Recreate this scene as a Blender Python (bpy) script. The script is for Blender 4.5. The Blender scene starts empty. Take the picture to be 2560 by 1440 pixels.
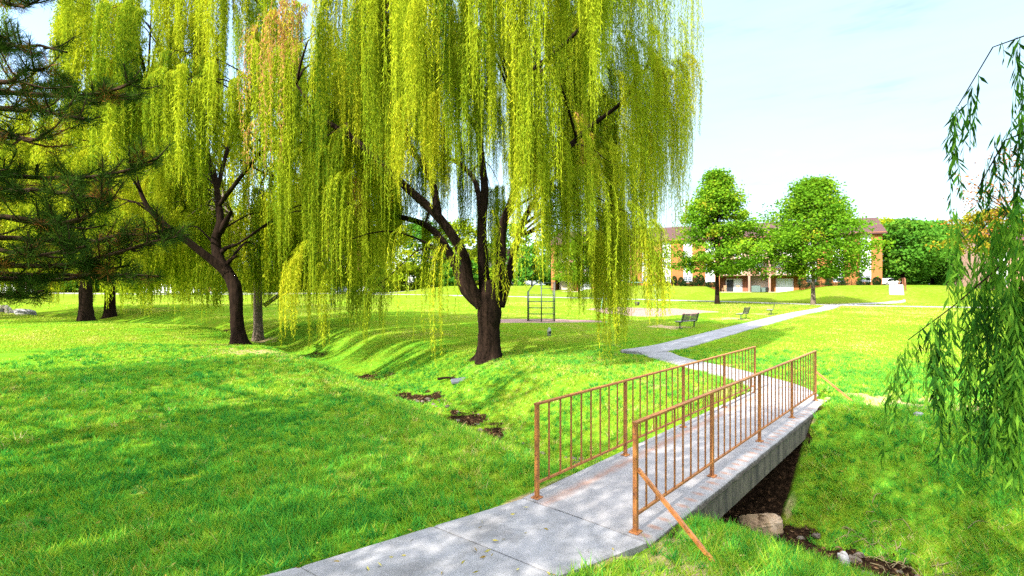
import bpy, math, random
import numpy as np

C = bpy.context.scene.collection
SC = bpy.context.scene
PI = math.pi
rad = math.radians
F, CAMZ = 1277.0, 2.39          # focal length in photo pixels, eye height above the bridge deck


def at(px, py, d):
    """photo pixel at depth d -> world point (used once, to lay the place out)"""
    return np.array([(px - 1280) / F * d, d, CAMZ - (py - 720) / F * d])


# ------------------------------------------------------------------ object helpers
def tag(o, label=None, cat=None, group=None, kind=None):
    if label: o['label'] = label
    if cat: o['category'] = cat
    if group: o['group'] = group
    if kind: o['kind'] = kind
    return o


def empty(name, loc, rz=0.0, parent=None):
    o = bpy.data.objects.new(name, None)
    o.empty_display_size = 0.2
    C.objects.link(o)
    o.location = [float(v) for v in loc]
    o.rotation_euler = (0, 0, rz)
    if parent: o.parent = parent
    return o


def link(name, me, parent=None):
    o = bpy.data.objects.new(name, me)
    C.objects.link(o)
    if parent: o.parent = parent
    return o


def mesh_np(name, V, Fc, mat, parent=None, smooth=False, attrs=None, origin=None):
    V = np.asarray(V, dtype=np.float32).reshape(-1, 3)
    if origin is not None: V = V - np.asarray(origin, dtype=np.float32)
    Fc = np.asarray(Fc, dtype=np.int32)
    n, k = Fc.shape
    me = bpy.data.meshes.new(name)
    me.vertices.add(len(V)); me.vertices.foreach_set('co', V.ravel())
    me.loops.add(n * k); me.loops.foreach_set('vertex_index', Fc.ravel())
    me.polygons.add(n)
    me.polygons.foreach_set('loop_start', np.arange(0, n * k, k, dtype=np.int32))
    if smooth: me.polygons.foreach_set('use_smooth', np.ones(n, dtype=bool))
    me.materials.append(mat)
    me.update(calc_edges=True)
    for an, av in (attrs or {}).items():
        a = me.attributes.new(an, 'FLOAT', 'POINT')
        a.data.foreach_set('value', np.asarray(av, dtype=np.float32))
    return link(name, me, parent)


def copy_tree(o, parent=None):
    c = o.copy(); C.objects.link(c); c.parent = parent
    for ch in [x for x in bpy.data.objects if x.parent == o]:
        copy_tree(ch, c)
    return c


class MB:
    """collects boxes, bars, tubes and polygons into one mesh"""
    def __init__(self): self.v, self.f, self.sm = [], [], []

    def add(self, vs, fs, smooth=False):
        b = len(self.v)
        self.v += [tuple(float(c) for c in p) for p in vs]
        self.f += [tuple(i + b for i in f) for f in fs]
        self.sm += [smooth] * len(fs)
        return self

    def box(self, c, s, rz=0.0, bev=0.0):
        cx, cy, cz = c; hx, hy, hz = s[0] / 2, s[1] / 2, s[2] / 2
        co, si = math.cos(rz), math.sin(rz)
        b = min(bev, hx * .9, hy * .9, hz * .9)
        if b <= 0:
            pts = [(x, y, z) for z in (-hz, hz) for x, y in ((-hx, -hy), (hx, -hy), (hx, hy), (-hx, hy))]
            fs = [(0, 3, 2, 1), (4, 5, 6, 7), (0, 1, 5, 4), (1, 2, 6, 5), (2, 3, 7, 6), (3, 0, 4, 7)]
        else:
            pts = []
            for z, i in ((-hz, b), (-hz + b, 0), (hz - b, 0), (hz, b)):
                X, Y = hx - i, hy - i
                pts += [(-X + b * (i == 0), -Y, z), (X - b * (i == 0), -Y, z), (X, -Y + b * (i == 0), z), (X, Y - b * (i == 0), z),
                        (X - b * (i == 0), Y, z), (-X + b * (i == 0), Y, z), (-X, Y - b * (i == 0), z), (-X, -Y + b * (i == 0), z)]
            fs = [tuple(range(7, -1, -1)), tuple(range(24, 32))]
            for r in range(3):
                for k in range(8):
                    a, d = r * 8 + k, r * 8 + (k + 1) % 8
                    fs.append((a, d, d + 8, a + 8))
        vs = [(cx + x * co - y * si, cy + x * si + y * co, cz + z) for x, y, z in pts]
        return self.add(vs, fs)

    def tube(self, pts, r, n=8, caps=True, smooth=True):
        V, Fq = tube_np(pts, r, n)
        self.add(V, [tuple(f) for f in Fq], smooth)
        if caps:
            b = len(self.v) - len(V)
            self.f.append(tuple(b + i for i in range(n - 1, -1, -1))); self.sm.append(False)
            self.f.append(tuple(len(self.v) - n + i for i in range(n))); self.sm.append(False)
        return self

    def bar(self, a, b, w, h):
        """square bar from a to b, section w x h"""
        a, b = np.array(a, float), np.array(b, float)
        d = b - a; d /= np.linalg.norm(d)
        up = np.array([0, 0, 1.0]) if abs(d[2]) < .95 else np.array([0, 1.0, 0])
        s = np.cross(d, up); s /= np.linalg.norm(s); u = np.cross(s, d)
        vs = [p + s * x * w / 2 + u * y * h / 2 for p in (a, b) for x, y in ((-1, -1), (1, -1), (1, 1), (-1, 1))]
        return self.add(vs, [(0, 3, 2, 1), (4, 5, 6, 7), (0, 1, 5, 4), (1, 2, 6, 5), (2, 3, 7, 6), (3, 0, 4, 7)])

    def lathe(self, prof, c=(0, 0, 0), n=16, smooth=True):
        vs = [(c[0] + r * math.cos(2 * PI * k / n), c[1] + r * math.sin(2 * PI * k / n), c[2] + z) for r, z in prof for k in range(n)]
        fs = [(i * n + k, i * n + (k + 1) % n, (i + 1) * n + (k + 1) % n, (i + 1) * n + k) for i in range(len(prof) - 1) for k in range(n)]
        self.add(vs, fs, smooth)
        b = len(self.v) - len(vs)
        self.f.append(tuple(b + k for k in range(n - 1, -1, -1))); self.sm.append(False)
        self.f.append(tuple(b + (len(prof) - 1) * n + k for k in range(n))); self.sm.append(False)
        return self

    def build(self, name, mat, parent=None):
        me = bpy.data.meshes.new(name)
        me.from_pydata(self.v, [], self.f)
        me.polygons.foreach_set('use_smooth', self.sm)
        me.materials.append(mat); me.update()
        return link(name, me, parent)


def tube_np(pts, r, n=8, lump=0.0, rng=None, flare=0.0):
    P = np.asarray(pts, float)
    m = len(P)
    R = np.full(m, r) if np.isscalar(r) else np.asarray(r, float)
    T = np.gradient(P, axis=0); T /= np.linalg.norm(T, axis=1)[:, None] + 1e-9
    ref = np.array([1.0, 0, 0]) if abs(T[0][0]) < .8 else np.array([0, 1.0, 0])
    V = np.zeros((m, n, 3)); ang = np.arange(n) * 2 * PI / n
    if lump:
        ph = rng.uniform(0, 6.3, 4)
    for i in range(m):
        s = ref - T[i] * np.dot(ref, T[i]); s /= np.linalg.norm(s) + 1e-9
        ref = s; u = np.cross(T[i], s)
        rr = np.full(n, R[i])
        if lump:
            t = i / max(m - 1, 1)
            rr = rr * (1 + lump * (.5 * np.sin(3 * ang + ph[0] + t * 3) + .35 * np.sin(5 * ang + ph[1] - t * 5) + .3 * np.sin(9 * ang + ph[2] + t * 2))
                       + lump * .6 * rng.normal(0, .35, n))
            if flare:
                rr = rr * (1 + flare * math.exp(-t * 14) * (1 + .7 * np.sin(5 * ang + ph[3])))
        V[i] = P[i] + np.outer(np.cos(ang) * rr, s) + np.outer(np.sin(ang) * rr, u)
    k = np.arange(n); Fq = []
    for i in range(m - 1):
        Fq.append(np.stack([i * n + k, i * n + (k + 1) % n, (i + 1) * n + (k + 1) % n, (i + 1) * n + k], 1))
    return V.reshape(-1, 3), np.concatenate(Fq)


def smooth_path(pts, m):
    """Catmull-Rom resample of an n x k array to m rows"""
    P = np.asarray(pts, float)
    if len(P) < 3:
        t = np.linspace(0, 1, m)[:, None]; return P[0] * (1 - t) + P[-1] * t
    Q = np.vstack([2 * P[0] - P[1], P, 2 * P[-1] - P[-2]])
    L = np.r_[0, np.cumsum(np.linalg.norm(np.diff(P[:, :3], axis=0), axis=1))]
    s = np.linspace(0, L[-1], m); out = []
    for x in s:
        i = min(np.searchsorted(L, x, side='right') - 1, len(P) - 2)
        t = (x - L[i]) / (L[i + 1] - L[i] + 1e-9)
        a, b, c, d = Q[i], Q[i + 1], Q[i + 2], Q[i + 3]
        out.append(.5 * (2 * b + (c - a) * t + (2 * a - 5 * b + 4 * c - d) * t * t + (3 * b - a - 3 * c + d) * t ** 3))
    return np.array(out)


def join_np(parts):
    V, Fq, b = [], [], 0
    for v, f in parts:
        V.append(v); Fq.append(f + b); b += len(v)
    return np.concatenate(V), np.concatenate(Fq)


# ------------------------------------------------------------------ numpy value noise
def vnoise(x, y, seed=0):
    xi, yi = np.floor(x).astype(np.int64), np.floor(y).astype(np.int64)
    fx, fy = x - xi, y - yi
    fx, fy = fx * fx * (3 - 2 * fx), fy * fy * (3 - 2 * fy)

    def h(a, b):
        n = (a * 374761393 + b * 668265263 + seed * 1274126177) & 0xffffffff
        n = ((n ^ (n >> 13)) * 1274126177) & 0xffffffff
        return ((n ^ (n >> 16)) & 0xffff) / 65535.0
    return (h(xi, yi) * (1 - fx) + h(xi + 1, yi) * fx) * (1 - fy) + (h(xi, yi + 1) * (1 - fx) + h(xi + 1, yi + 1) * fx) * fy


def fbm(x, y, seed=0, o=4):
    s, a, t = 0, .5, 0
    for k in range(o):
        s = s + a * vnoise(x * 2 ** k + k * 17.3, y * 2 ** k - k * 9.1, seed + k); t += a; a *= .5
    return s / t


def sstep(a, b, x):
    t = np.clip((x - a) / (b - a), 0, 1); return t * t * (3 - 2 * t)


# ------------------------------------------------------------------ materials
def new_mat(name):
    m = bpy.data.materials.new(name); m.use_nodes = True
    nt = m.node_tree; b = nt.nodes['Principled BSDF']
    return m, nt, b


def N(nt, typ, ins=None, **kw):
    n = nt.nodes.new(typ)
    for k, v in kw.items(): setattr(n, k, v)
    for k, v in (ins or {}).items():
        if isinstance(v, bpy.types.NodeSocket): nt.links.new(v, n.inputs[k])
        else: n.inputs[k].default_value = v
    return n


def ramp(nt, fac, stops, interp='LINEAR'):
    r = nt.nodes.new('ShaderNodeValToRGB'); r.color_ramp.interpolation = interp
    e = r.color_ramp.elements
    while len(e) > 1: e.remove(e[-1])
    for i, (p, c) in enumerate(stops):
        el = e[0] if i == 0 else e.new(p)
        el.position = p; el.color = (c[0], c[1], c[2], 1)
    nt.links.new(fac, r.inputs['Fac'])
    return r.outputs['Color']


def mixc(nt, fac, a, b, mode='MIX'):
    n = nt.nodes.new('ShaderNodeMix'); n.data_type = 'RGBA'; n.blend_type = mode
    for i, v in ((0, fac), (6, a), (7, b)):
        if isinstance(v, bpy.types.NodeSocket): nt.links.new(v, n.inputs[i])
        else: n.inputs[i].default_value = v if i == 0 else (v[0], v[1], v[2], 1)
    return n.outputs[2]


def pos(nt): return N(nt, 'ShaderNodeNewGeometry').outputs['Position']
def objco(nt): return N(nt, 'ShaderNodeTexCoord').outputs['Object']


def noise(nt, vec, scale, detail=4, rough=.6, stretch=None):
    if stretch:
        mp = N(nt, 'ShaderNodeMapping', {'Vector': vec}); mp.inputs['Scale'].default_value = stretch; vec = mp.outputs[0]
    return N(nt, 'ShaderNodeTexNoise', {'Vector': vec, 'Scale': scale, 'Detail': detail, 'Roughness': rough}).outputs['Fac']


def bump(nt, b, h, strength, dist=.02):
    n = N(nt, 'ShaderNodeBump', {'Height': h, 'Strength': strength, 'Distance': dist})
    nt.links.new(n.outputs[0], b.inputs['Normal'])


def simple(name, stops, scale=6, rough=.7, bmp=0, stretch=None, metallic=0, detail=5, world=False, bdist=.02):
    m, nt, b = new_mat(name)
    v = pos(nt) if world else objco(nt)
    f = noise(nt, v, scale, detail, .65, stretch)
    nt.links.new(ramp(nt, f, stops), b.inputs['Base Color'])
    b.inputs['Roughness'].default_value = rough; b.inputs['Metallic'].default_value = metallic
    if bmp: bump(nt, b, f, bmp, bdist)
    return m


def leafmat(name, stops, trans=.35, gloss=0.0):
    """leaf colour from the per-leaf tint, with light passing through the blade"""
    m, nt, b = new_mat(name)
    a = N(nt, 'ShaderNodeAttribute', attribute_name='tint')
    col = ramp(nt, a.outputs['Fac'], stops)
    nt.nodes.remove(b)
    d = N(nt, 'ShaderNodeBsdfDiffuse', {'Color': col})
    tcol = mixc(nt, 1.0, col, (1.25, 1.2, .6), 'MULTIPLY')
    t = N(nt, 'ShaderNodeBsdfTranslucent', {'Color': tcol})
    mx = N(nt, 'ShaderNodeMixShader', {0: trans, 1: d.outputs[0], 2: t.outputs[0]})
    out = mx
    if gloss:
        g = N(nt, 'ShaderNodeBsdfGlossy', {'Roughness': .38, 'Color': (1, 1, 1, 1)})
        out = N(nt, 'ShaderNodeMixShader', {0: gloss, 1: mx.outputs[0], 2: g.outputs[0]})
    nt.links.new(out.outputs[0], nt.nodes['Material Output'].inputs['Surface'])
    return m


MAT = {}
MAT['willow'] = leafmat('willow_leaf', [(0, (.055, .12, .009)), (.3, (.14, .215, .011)), (.55, (.25, .315, .015)), (.75, (.34, .37, .018)), (.9, (.42, .38, .022)), (.93, (.36, .2, .085)), (1, (.36, .17, .085))], .38)
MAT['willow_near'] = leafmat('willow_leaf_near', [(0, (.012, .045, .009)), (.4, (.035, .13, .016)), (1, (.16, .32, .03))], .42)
MAT['pine'] = leafmat('pine_needle', [(0, (.007, .018, .004)), (.5, (.026, .058, .009)), (.78, (.085, .15, .02)), (.84, (.14, .06, .014)), (1, (.27, .12, .03))], .2)
MAT['maple'] = leafmat('maple_leaf', [(0, (.04, .12, .008)), (.5, (.1, .22, .012)), (.8, (.19, .27, .014)), (.9, (.28, .22, .02)), (1, (.3, .2, .02))], .38)
MAT['green_tree'] = leafmat('green_leaf', [(0, (.03, .1, .012)), (.6, (.06, .17, .016)), (1, (.11, .21, .02))], .3)
MAT['yellow_tree'] = leafmat('yellow_leaf', [(0, (.1, .17, .008)), (.6, (.2, .26, .01)), (1, (.3, .29, .015))], .3)
MAT['autumn'] = leafmat('autumn_leaf', [(0, (.14, .07, .02)), (.5, (.28, .1, .02)), (1, (.35, .2, .03))], .3)
MAT['golden'] = leafmat('golden_leaf', [(0, (.1, .15, .012)), (.5, (.24, .2, .015)), (1, (.36, .17, .02))], .3)
MAT['fallen'] = leafmat('fallen_leaf', [(0, (.2, .13, .04)), (.5, (.36, .3, .05)), (1, (.42, .38, .12))], .2)
MAT['shrub'] = leafmat('shrub_leaf', [(0, (.008, .02, .008)), (1, (.025, .05, .015))], .1)
MAT['grass'] = leafmat('grass_blade', [(0, (.03, .2, .036)), (.3, (.095, .33, .036)), (.62, (.25, .38, .026)), (.85, (.34, .35, .07)), (1, (.46, .42, .2))], .4)
MAT['litter'] = leafmat('dead_leaf', [(0, (.025, .013, .007)), (.6, (.085, .045, .023)), (1, (.17, .105, .06))], .1)


def bark(name, c0, c1):
    m, nt, b = new_mat(name)
    p = pos(nt)
    f = noise(nt, p, 9, 6, .7, (1, 1, .18))
    f2 = noise(nt, p, 1.6, 4, .6)
    col = ramp(nt, f, [(.32, c0), (.62, c1), (.8, tuple(min(1, v * 1.5) for v in c1))])
    col = mixc(nt, f2, col, tuple(v * .7 for v in c0), 'MIX')
    nt.links.new(col, b.inputs['Base Color']); b.inputs['Roughness'].default_value = 1; b.inputs['Specular IOR Level'].default_value = .05
    bump(nt, b, f, .9, .06)
    return m


MAT['bark'] = bark('willow_bark', (.006, .004, .003), (.034, .02, .014))
MAT['bark_pale'] = bark('pale_bark', (.08, .06, .045), (.24, .19, .15))
MAT['bark_pine'] = bark('pine_bark', (.03, .018, .012), (.13, .075, .05))
MAT['twig'] = simple('twig', [(.3, (.08, .06, .03)), (.7, (.2, .16, .07))], 5, .8)


def ground_mat():
    m, nt, b = new_mat('lawn')
    p = pos(nt)
    A = lambda n: N(nt, 'ShaderNodeAttribute', attribute_name=n).outputs['Fac']
    dry, dirt, bare = A('dry'), A('dirt'), A('bare')
    n1a = noise(nt, p, 26, 6, .75); n1b = noise(nt, p, 4.5, 6, .85)
    n1 = N(nt, 'ShaderNodeMath', {0: n1a, 1: .45}, operation='MULTIPLY'); n1 = N(nt, 'ShaderNodeMath', {0: n1b, 1: .55, 2: n1.outputs[0]}, operation='MULTIPLY_ADD').outputs[0]
    n2 = noise(nt, p, .3, 6, .65)
    n3 = noise(nt, p, 3.2, 5, .65)
    n4 = noise(nt, p, 1.1, 6, .7, (1, 1.0, 1))
    g = ramp(nt, n1, [(.36, (.026, .125, .01)), (.5, (.078, .23, .016)), (.64, (.17, .3, .022))])
    y = ramp(nt, n1, [(.36, (.036, .085, .004)), (.5, (.09, .145, .006)), (.64, (.155, .185, .012))])
    mv = N(nt, 'ShaderNodeMath', {0: n2, 1: dry}, operation='ADD')
    mv2 = N(nt, 'ShaderNodeMath', {0: mv.outputs[0], 1: n3}, operation='ADD')
    mv3 = N(nt, 'ShaderNodeMath', {0: n4, 1: .8, 2: mv2.outputs[0]}, operation='MULTIPLY_ADD')
    # the open far lawn is coloured yellower than the bank by the ditch
    yy = N(nt, 'ShaderNodeSeparateXYZ', {'Vector': p}).outputs['Y']
    fy = N(nt, 'ShaderNodeMapRange', {'Value': yy, 1: 14, 2: 60, 3: 0.0, 4: .42})
    n5 = noise(nt, p, 2.4, 6, .8)
    mv3 = N(nt, 'ShaderNodeMath', {0: n5, 1: 1.9, 2: mv3.outputs[0]}, operation='MULTIPLY_ADD')
    mv4 = N(nt, 'ShaderNodeMath', {0: mv3.outputs[0], 1: fy.outputs[0]}, operation='ADD')
    fac = N(nt, 'ShaderNodeMapRange', {'Value': mv4.outputs[0], 1: 2.45, 2: 3.2})
    col = mixc(nt, fac.outputs[0], g, y)
    strawf = N(nt, 'ShaderNodeMapRange', {'Value': mv4.outputs[0], 1: 3.12, 2: 3.8, 4: .8})
    col = mixc(nt, strawf.outputs[0], col, (.16, .165, .035))
    dn = noise(nt, p, 14, 6, .75)

    def cover(at_, lo, hi, colr, c):
        dm = N(nt, 'ShaderNodeMath', {0: at_, 1: n3}, operation='MULTIPLY')
        da = N(nt, 'ShaderNodeMath', {0: dm.outputs[0], 1: at_}, operation='ADD')
        df = N(nt, 'ShaderNodeMapRange', {'Value': da.outputs[0], 1: lo, 2: hi})
        return mixc(nt, df.outputs[0], c, colr)
    col = cover(bare, .35, .95, ramp(nt, dn, [(.3, (.17, .115, .06)), (.5, (.3, .22, .125)), (.7, (.4, .31, .2))]), col)
    col = cover(dirt, .45, .8, ramp(nt, dn, [(.3, (.003, .002, .0015)), (.52, (.017, .01, .006)), (.76, (.085, .047, .027))]), col)  # ditch soil, blackened further to stand in for shade under the bridge
    nt.links.new(col, b.inputs['Base Color'])
    b.inputs['Roughness'].default_value = 1.0
    b.inputs['Specular IOR Level'].default_value = 0
    bump(nt, b, n1, .8, .05)
    return m


MAT['lawn'] = ground_mat()


def concrete(name, lo, hi, stain=None, stain_amt=.3):
    m, nt, b = new_mat(name)
    p = pos(nt)
    f = noise(nt, p, 3, 8, .7); f2 = noise(nt, p, 60, 3, .6); f3 = noise(nt, p, .7, 4, .5)
    col = ramp(nt, f, [(.3, lo), (.7, hi)])
    sp = ramp(nt, f2, [(.35, (.8, .8, .8)), (.55, (1, 1, 1)), (.75, (1.0, 1.0, 1.0))])
    col = mixc(nt, .8, col, sp, 'MULTIPLY')
    s = ramp(nt, f3, [(.5, (1, 1, 1)), (.8, (.78, .74, .7))])
    col = mixc(nt, 1.0, col, s, 'MULTIPLY')
    bl = noise(nt, p, 1.7, 7, .75)
    col = mixc(nt, 1.0, col, ramp(nt, bl, [(.36, (.72, .71, .7)), (.5, (1, 1, 1)), (.66, (1.1, 1.1, 1.12))]), 'MULTIPLY')
    if stain:
        sn = noise(nt, p, 5, 6, .75, (1, 1, .25))
        sf = N(nt, 'ShaderNodeMapRange', {'Value': sn, 1: .5, 2: .72, 4: stain_amt})
        col = mixc(nt, sf.outputs[0], col, stain)
    nt.links.new(col, b.inputs['Base Color']); b.inputs['Roughness'].default_value = .9
    bump(nt, b, f2, .35, .01)
    return m


MAT['path'] = concrete('path_concrete', (.165, .165, .18), (.235, .235, .255))
MAT['deck'] = concrete('deck_concrete', (.24, .225, .22), (.35, .33, .33))
MAT['fascia'] = concrete('weathered_concrete', (.15, .135, .11), (.27, .245, .2), (.02, .017, .014), .95)
MAT['stone'] = concrete('pale_stone', (.3, .26, .22), (.5, .44, .38), (.3, .18, .08), .5)


def rust_paint():
    m, nt, b = new_mat('rusty_paint')
    p = pos(nt)
    f = noise(nt, p, 7, 6, .7); f2 = noise(nt, p, 40, 4, .7)
    col = ramp(nt, f, [(.3, (.18, .055, .016)), (.52, (.3, .11, .024)), (.75, (.4, .17, .035))])
    r = N(nt, 'ShaderNodeMapRange', {'Value': f2, 1: .53, 2: .66})
    col = mixc(nt, r.outputs[0], col, (.1, .03, .016))
    nt.links.new(col, b.inputs['Base Color']); b.inputs['Roughness'].default_value = .55
    bump(nt, b, f2, .2, .003)
    return m


MAT['rail'] = rust_paint()
MAT['brick'] = None


def brick(name, c1, c2, mortar, scale=1.0):
    m, nt, b = new_mat(name)
    v = objco(nt)
    mp = N(nt, 'ShaderNodeMapping', {'Vector': v}); mp.inputs['Rotation'].default_value = (rad(90), 0, 0)
    br = N(nt, 'ShaderNodeTexBrick', {'Vector': mp.outputs[0], 'Color1': (*c1, 1), 'Color2': (*c2, 1), 'Mortar': (*mortar, 1), 'Scale': scale})
    br.inputs['Mortar Size'].default_value = .012; br.inputs['Brick Width'].default_value = .23; br.inputs['Row Height'].default_value = .075
    n = noise(nt, v, .6, 4)
    col = mixc(nt, 1.0, br.outputs[0], ramp(nt, n, [(.3, (.85, .85, .85)), (.7, (1.05, 1.05, 1.05))]), 'MULTIPLY')
    nt.links.new(col, b.inputs['Base Color']); b.inputs['Roughness'].default_value = .9
    return m


MAT['brick'] = brick('tan_brick', (.2, .062, .009), (.25, .082, .013), (.21, .1, .035))
MAT['redbrick'] = brick('red_brick', (.3, .1, .06), (.36, .14, .09), (.4, .3, .25))
MAT['white'] = simple('white_panel', [(.3, (.4, .42, .45)), (.7, (.48, .5, .53))], 3, .6)
MAT['cream'] = simple('cream_siding', [(.3, (.33, .29, .22)), (.7, (.4, .35, .28))], 3, .7)
MAT['glass'] = simple('window_glass', [(.3, (.04, .06, .09)), (.7, (.1, .13, .17))], 1.2, .08)
MAT['darkglass'] = simple('dark_glass', [(.3, (.012, .015, .02)), (.7, (.03, .035, .045))], 1.2, .06)
MAT['shade'] = simple('window_blind', [(.3, (.35, .42, .45)), (.7, (.5, .56, .58))], 1.5, .5)
MAT['roof'] = simple('maroon_shingle', [(.3, (.03, .009, .009)), (.7, (.058, .018, .018))], 9, .9, .3)
MAT['wood'] = simple('brown_wood', [(.3, (.1, .035, .015)), (.7, (.22, .08, .03))], 4, .75, .2, (1, 1, .2))
MAT['fasciawood'] = simple('pink_trim', [(.3, (.2, .105, .075)), (.7, (.26, .15, .11))], 3, .8)
MAT['bench'] = simple('bench_slats', [(.3, (.035, .022, .016)), (.7, (.08, .05, .035))], 8, .6, .1, (1, 1, 6))
MAT['benchseat'] = simple('bench_seat_slats', [(.3, (.12, .11, .1)), (.7, (.2, .18, .17))], 8, .5, .1)
MAT['metal_dark'] = simple('dark_green_metal', [(.3, (.008, .02, .014)), (.7, (.02, .04, .03))], 8, .45)
MAT['tanstone'] = simple('bed_stone', [(.3, (.05, .036, .026)), (.7, (.15, .12, .095))], 6, .9, world=True)
MAT['metal_teal'] = simple('teal_metal', [(.3, (.08, .2, .18)), (.7, (.14, .3, .27))], 8, .5)
MAT['black'] = simple('black_rubber', [(.3, (.008, .008, .009)), (.7, (.022, .022, .024))], 8, .7)
MAT['mulch'] = simple('wood_mulch', [(.3, (.1, .05, .04)), (.5, (.19, .11, .09)), (.72, (.29, .19, .16))], 14, 1, .6, world=True, bdist=.05)
MAT['greenplastic'] = simple('green_plastic', [(.3, (.015, .07, .035)), (.7, (.03, .11, .055))], 5, .5)
MAT['utility'] = simple('utility_box_green', [(.3, (.04, .07, .06)), (.7, (.07, .11, .095))], 6, .6)
MAT['grey'] = simple('grey_pipe', [(.3, (.16, .18, .17)), (.7, (.26, .28, .27))], 6, .7)
MAT['chair'] = simple('wicker', [(.3, (.25, .15, .07)), (.7, (.4, .26, .14))], 12, .8)
MAT['carwhite'] = simple('white_car_paint', [(.3, (.7, .71, .73)), (.7, (.78, .79, .8))], 1, .25)
MAT['carblue'] = simple('dark_blue_car_paint', [(.3, (.03, .045, .085)), (.7, (.05, .065, .11))], 1, .2)
MAT['carred'] = simple('dark_red_car_paint', [(.3, (.14, .025, .02)), (.7, (.2, .035, .03))], 1, .25)
MAT['lamp'] = simple('lamp_glass', [(.3, (.6, .6, .58)), (.7, (.8, .8, .78))], 3, .15)
MAT['water'] = simple('dark_water', [(.3, (.006, .006, .004)), (.7, (.016, .014, .01))], 2, .06, world=True)
MAT['asphalt'] = simple('asphalt', [(.3, (.11, .105, .1)), (.7, (.17, .165, .155))], 6, .95, .2, world=True)
MAT['redpaint'] = simple('red_plastic', [(.3, (.5, .03, .02)), (.7, (.6, .05, .03))], 3, .5)
# ------------------------------------------------------------------ the lie of the land
BD = np.array([.662, .7495]); BP = np.array([.7495, -.662])       # along the bridge, to its right
NL = np.array([.285, 5.82]); BL, BW = 8.12, 1.235                  # near left post, length, width between rails
DITCH = np.array([(22, -14), (12, -1.8), (8.3, 2.6), (5.2, 6.35), (3.85, 7.95), (1.2, 11.0), (-1.5, 14.3), (-3.4, 17.2), (-6.3, 21),
                  (-11.2, 26.6), (-15, 30.5), (-22, 36), (-47, 51), (-95, 78)], float)
FAC0, FACU, FACN = np.array([58., 80.]), np.array([-.911, .412]), np.array([.412, .911])   # building corner, along it, away from us


def poly_dist(x, y, P):
    best = np.full(x.shape, 1e9); side = np.zeros(x.shape); arc = np.zeros(x.shape); acc = 0
    for a, b in zip(P[:-1], P[1:]):
        d = b - a; L = np.hypot(*d); d = d / L
        rx, ry = x - a[0], y - a[1]
        t = np.clip(rx * d[0] + ry * d[1], 0, L)
        q = np.hypot(rx - d[0] * t, ry - d[1] * t)
        s = d[0] * ry - d[1] * rx
        k = q < best
        best = np.where(k, q, best); side = np.where(k, s, side); arc = np.where(k, acc + t, arc); acc += L
    return best, side, arc


def H0(x, y):
    """smooth ground height; positive side of the ditch is the far side"""
    x = np.asarray(x, float); y = np.asarray(y, float)
    dist, side, arc = poly_dist(x, y, DITCH)
    far = side < 0
    # far plain
    pf = np.interp(y, [-20, 5, 12, 16, 20, 25, 32, 45, 65, 80, 100, 140, 400], [.3, .05, -.04, -.14, -.3, -.2, -.02, .2, .5, .8, 1.15, 1.7, 5])
    s = (x - FAC0[0]) * FACN[0] + (y - FAC0[1]) * FACN[1]
    u = (x - FAC0[0]) * FACU[0] + (y - FAC0[1]) * FACU[1]
    top = 2.86 - 1.2 * sstep(10.3, 11.3, u) * (1 - sstep(24.2, 25.2, u)) - 1.2 * sstep(46, 47, u) * (1 - sstep(54, 55, u))
    bk = sstep(-13.5, -2.0, s)
    w = sstep(-22, -8, u) * (1 - sstep(75, 95, u))
    pf = pf + np.maximum(0, top - pf) * bk * w
    # near side: knoll under the viewer, gentle mounds to the left
    pn = -.03 + .72 * np.exp(-((x + .2) ** 2 + (y + 1.8) ** 2) / (2 * 2.5 ** 2)) * sstep(3.6, 6.5, dist)
    nc = -(x + 12.4) * .506 + (y - 12.4) * .863          # across the knoll's crest on the left lawn
    wl = sstep(-4.2, -8.0, x)
    pn = pn + wl * (.3 * np.exp(-(nc / np.where(nc < 0, 4.5, 1.7)) ** 2) - .55 * np.exp(-((nc - 4.0) / 1.9) ** 2))
    pn = pn + .42 * np.exp(-((x + 23) / 8) ** 2 - ((y - 27) / 5.0) ** 2) - .25 * np.exp(-((x + 12.5) / 3.) ** 2 - ((y - 24.5) / 3.) ** 2)
    pn = np.where(y > 30, np.maximum(pn, 0) + np.interp(y, [30, 45, 65, 100, 140, 400], [-.05, -.05, .35, 1.1, 1.7, 5]), pn)
    k = sstep(-2.5, 2.5, -side)
    z = pn * (1 - k) + pf * k
    # rolling lawn on the far side, left
    z = z + k * .22 * np.sin(x * .33 + y * .12) * sstep(-2, -10, x) * np.exp(-((y - 34) / 16) ** 2)
    depth = np.interp(arc, [0, 18, 28, 34, 44, 52, 60, 90, 160], [1.5, 1.45, 1.4, 1.25, 1.05, .9, .75, .6, .5])
    W = np.interp(arc, [0, 22, 30, 40, 60, 100], [4.0, 3.7, 3.6, 3.9, 3.2, 3.0])
    W = np.where(side > 0, W * np.interp(arc, [20, 30, 32, 38, 44, 52], [.74, .74, .6, .6, .7, .95]), W)
    g = 1 - sstep(.3, W, dist)
    g = g ** 1.15
    t = np.clip((3.25 - dist) / 2.6, 0, 1); gr = t * (1 - .25 * (1 - t))
    kr = (side > 0) * sstep(47, 42, arc)
    g = g * (1 - kr) + gr * kr
    return z - depth * g


def ditch_dist(x, y): return poly_dist(np.asarray(x, float), np.asarray(y, float), DITCH)


PATHS = {}


def H(x, y):
    x = np.asarray(x, float); y = np.asarray(y, float)
    z = H0(x, y)
    d, _, _ = ditch_dist(x, y)
    rough = sstep(1.1, .2, d) * (.16 * (fbm(x * 2.2, y * 2.2, 5) - .5) + .08 * (fbm(x * 7, y * 7, 9) - .5))
    return z + rough + .022 * (fbm(x * .9, y * .9, 3) - .5)


def h1(x, y): return float(H(np.array([x]), np.array([y]))[0])


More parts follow.
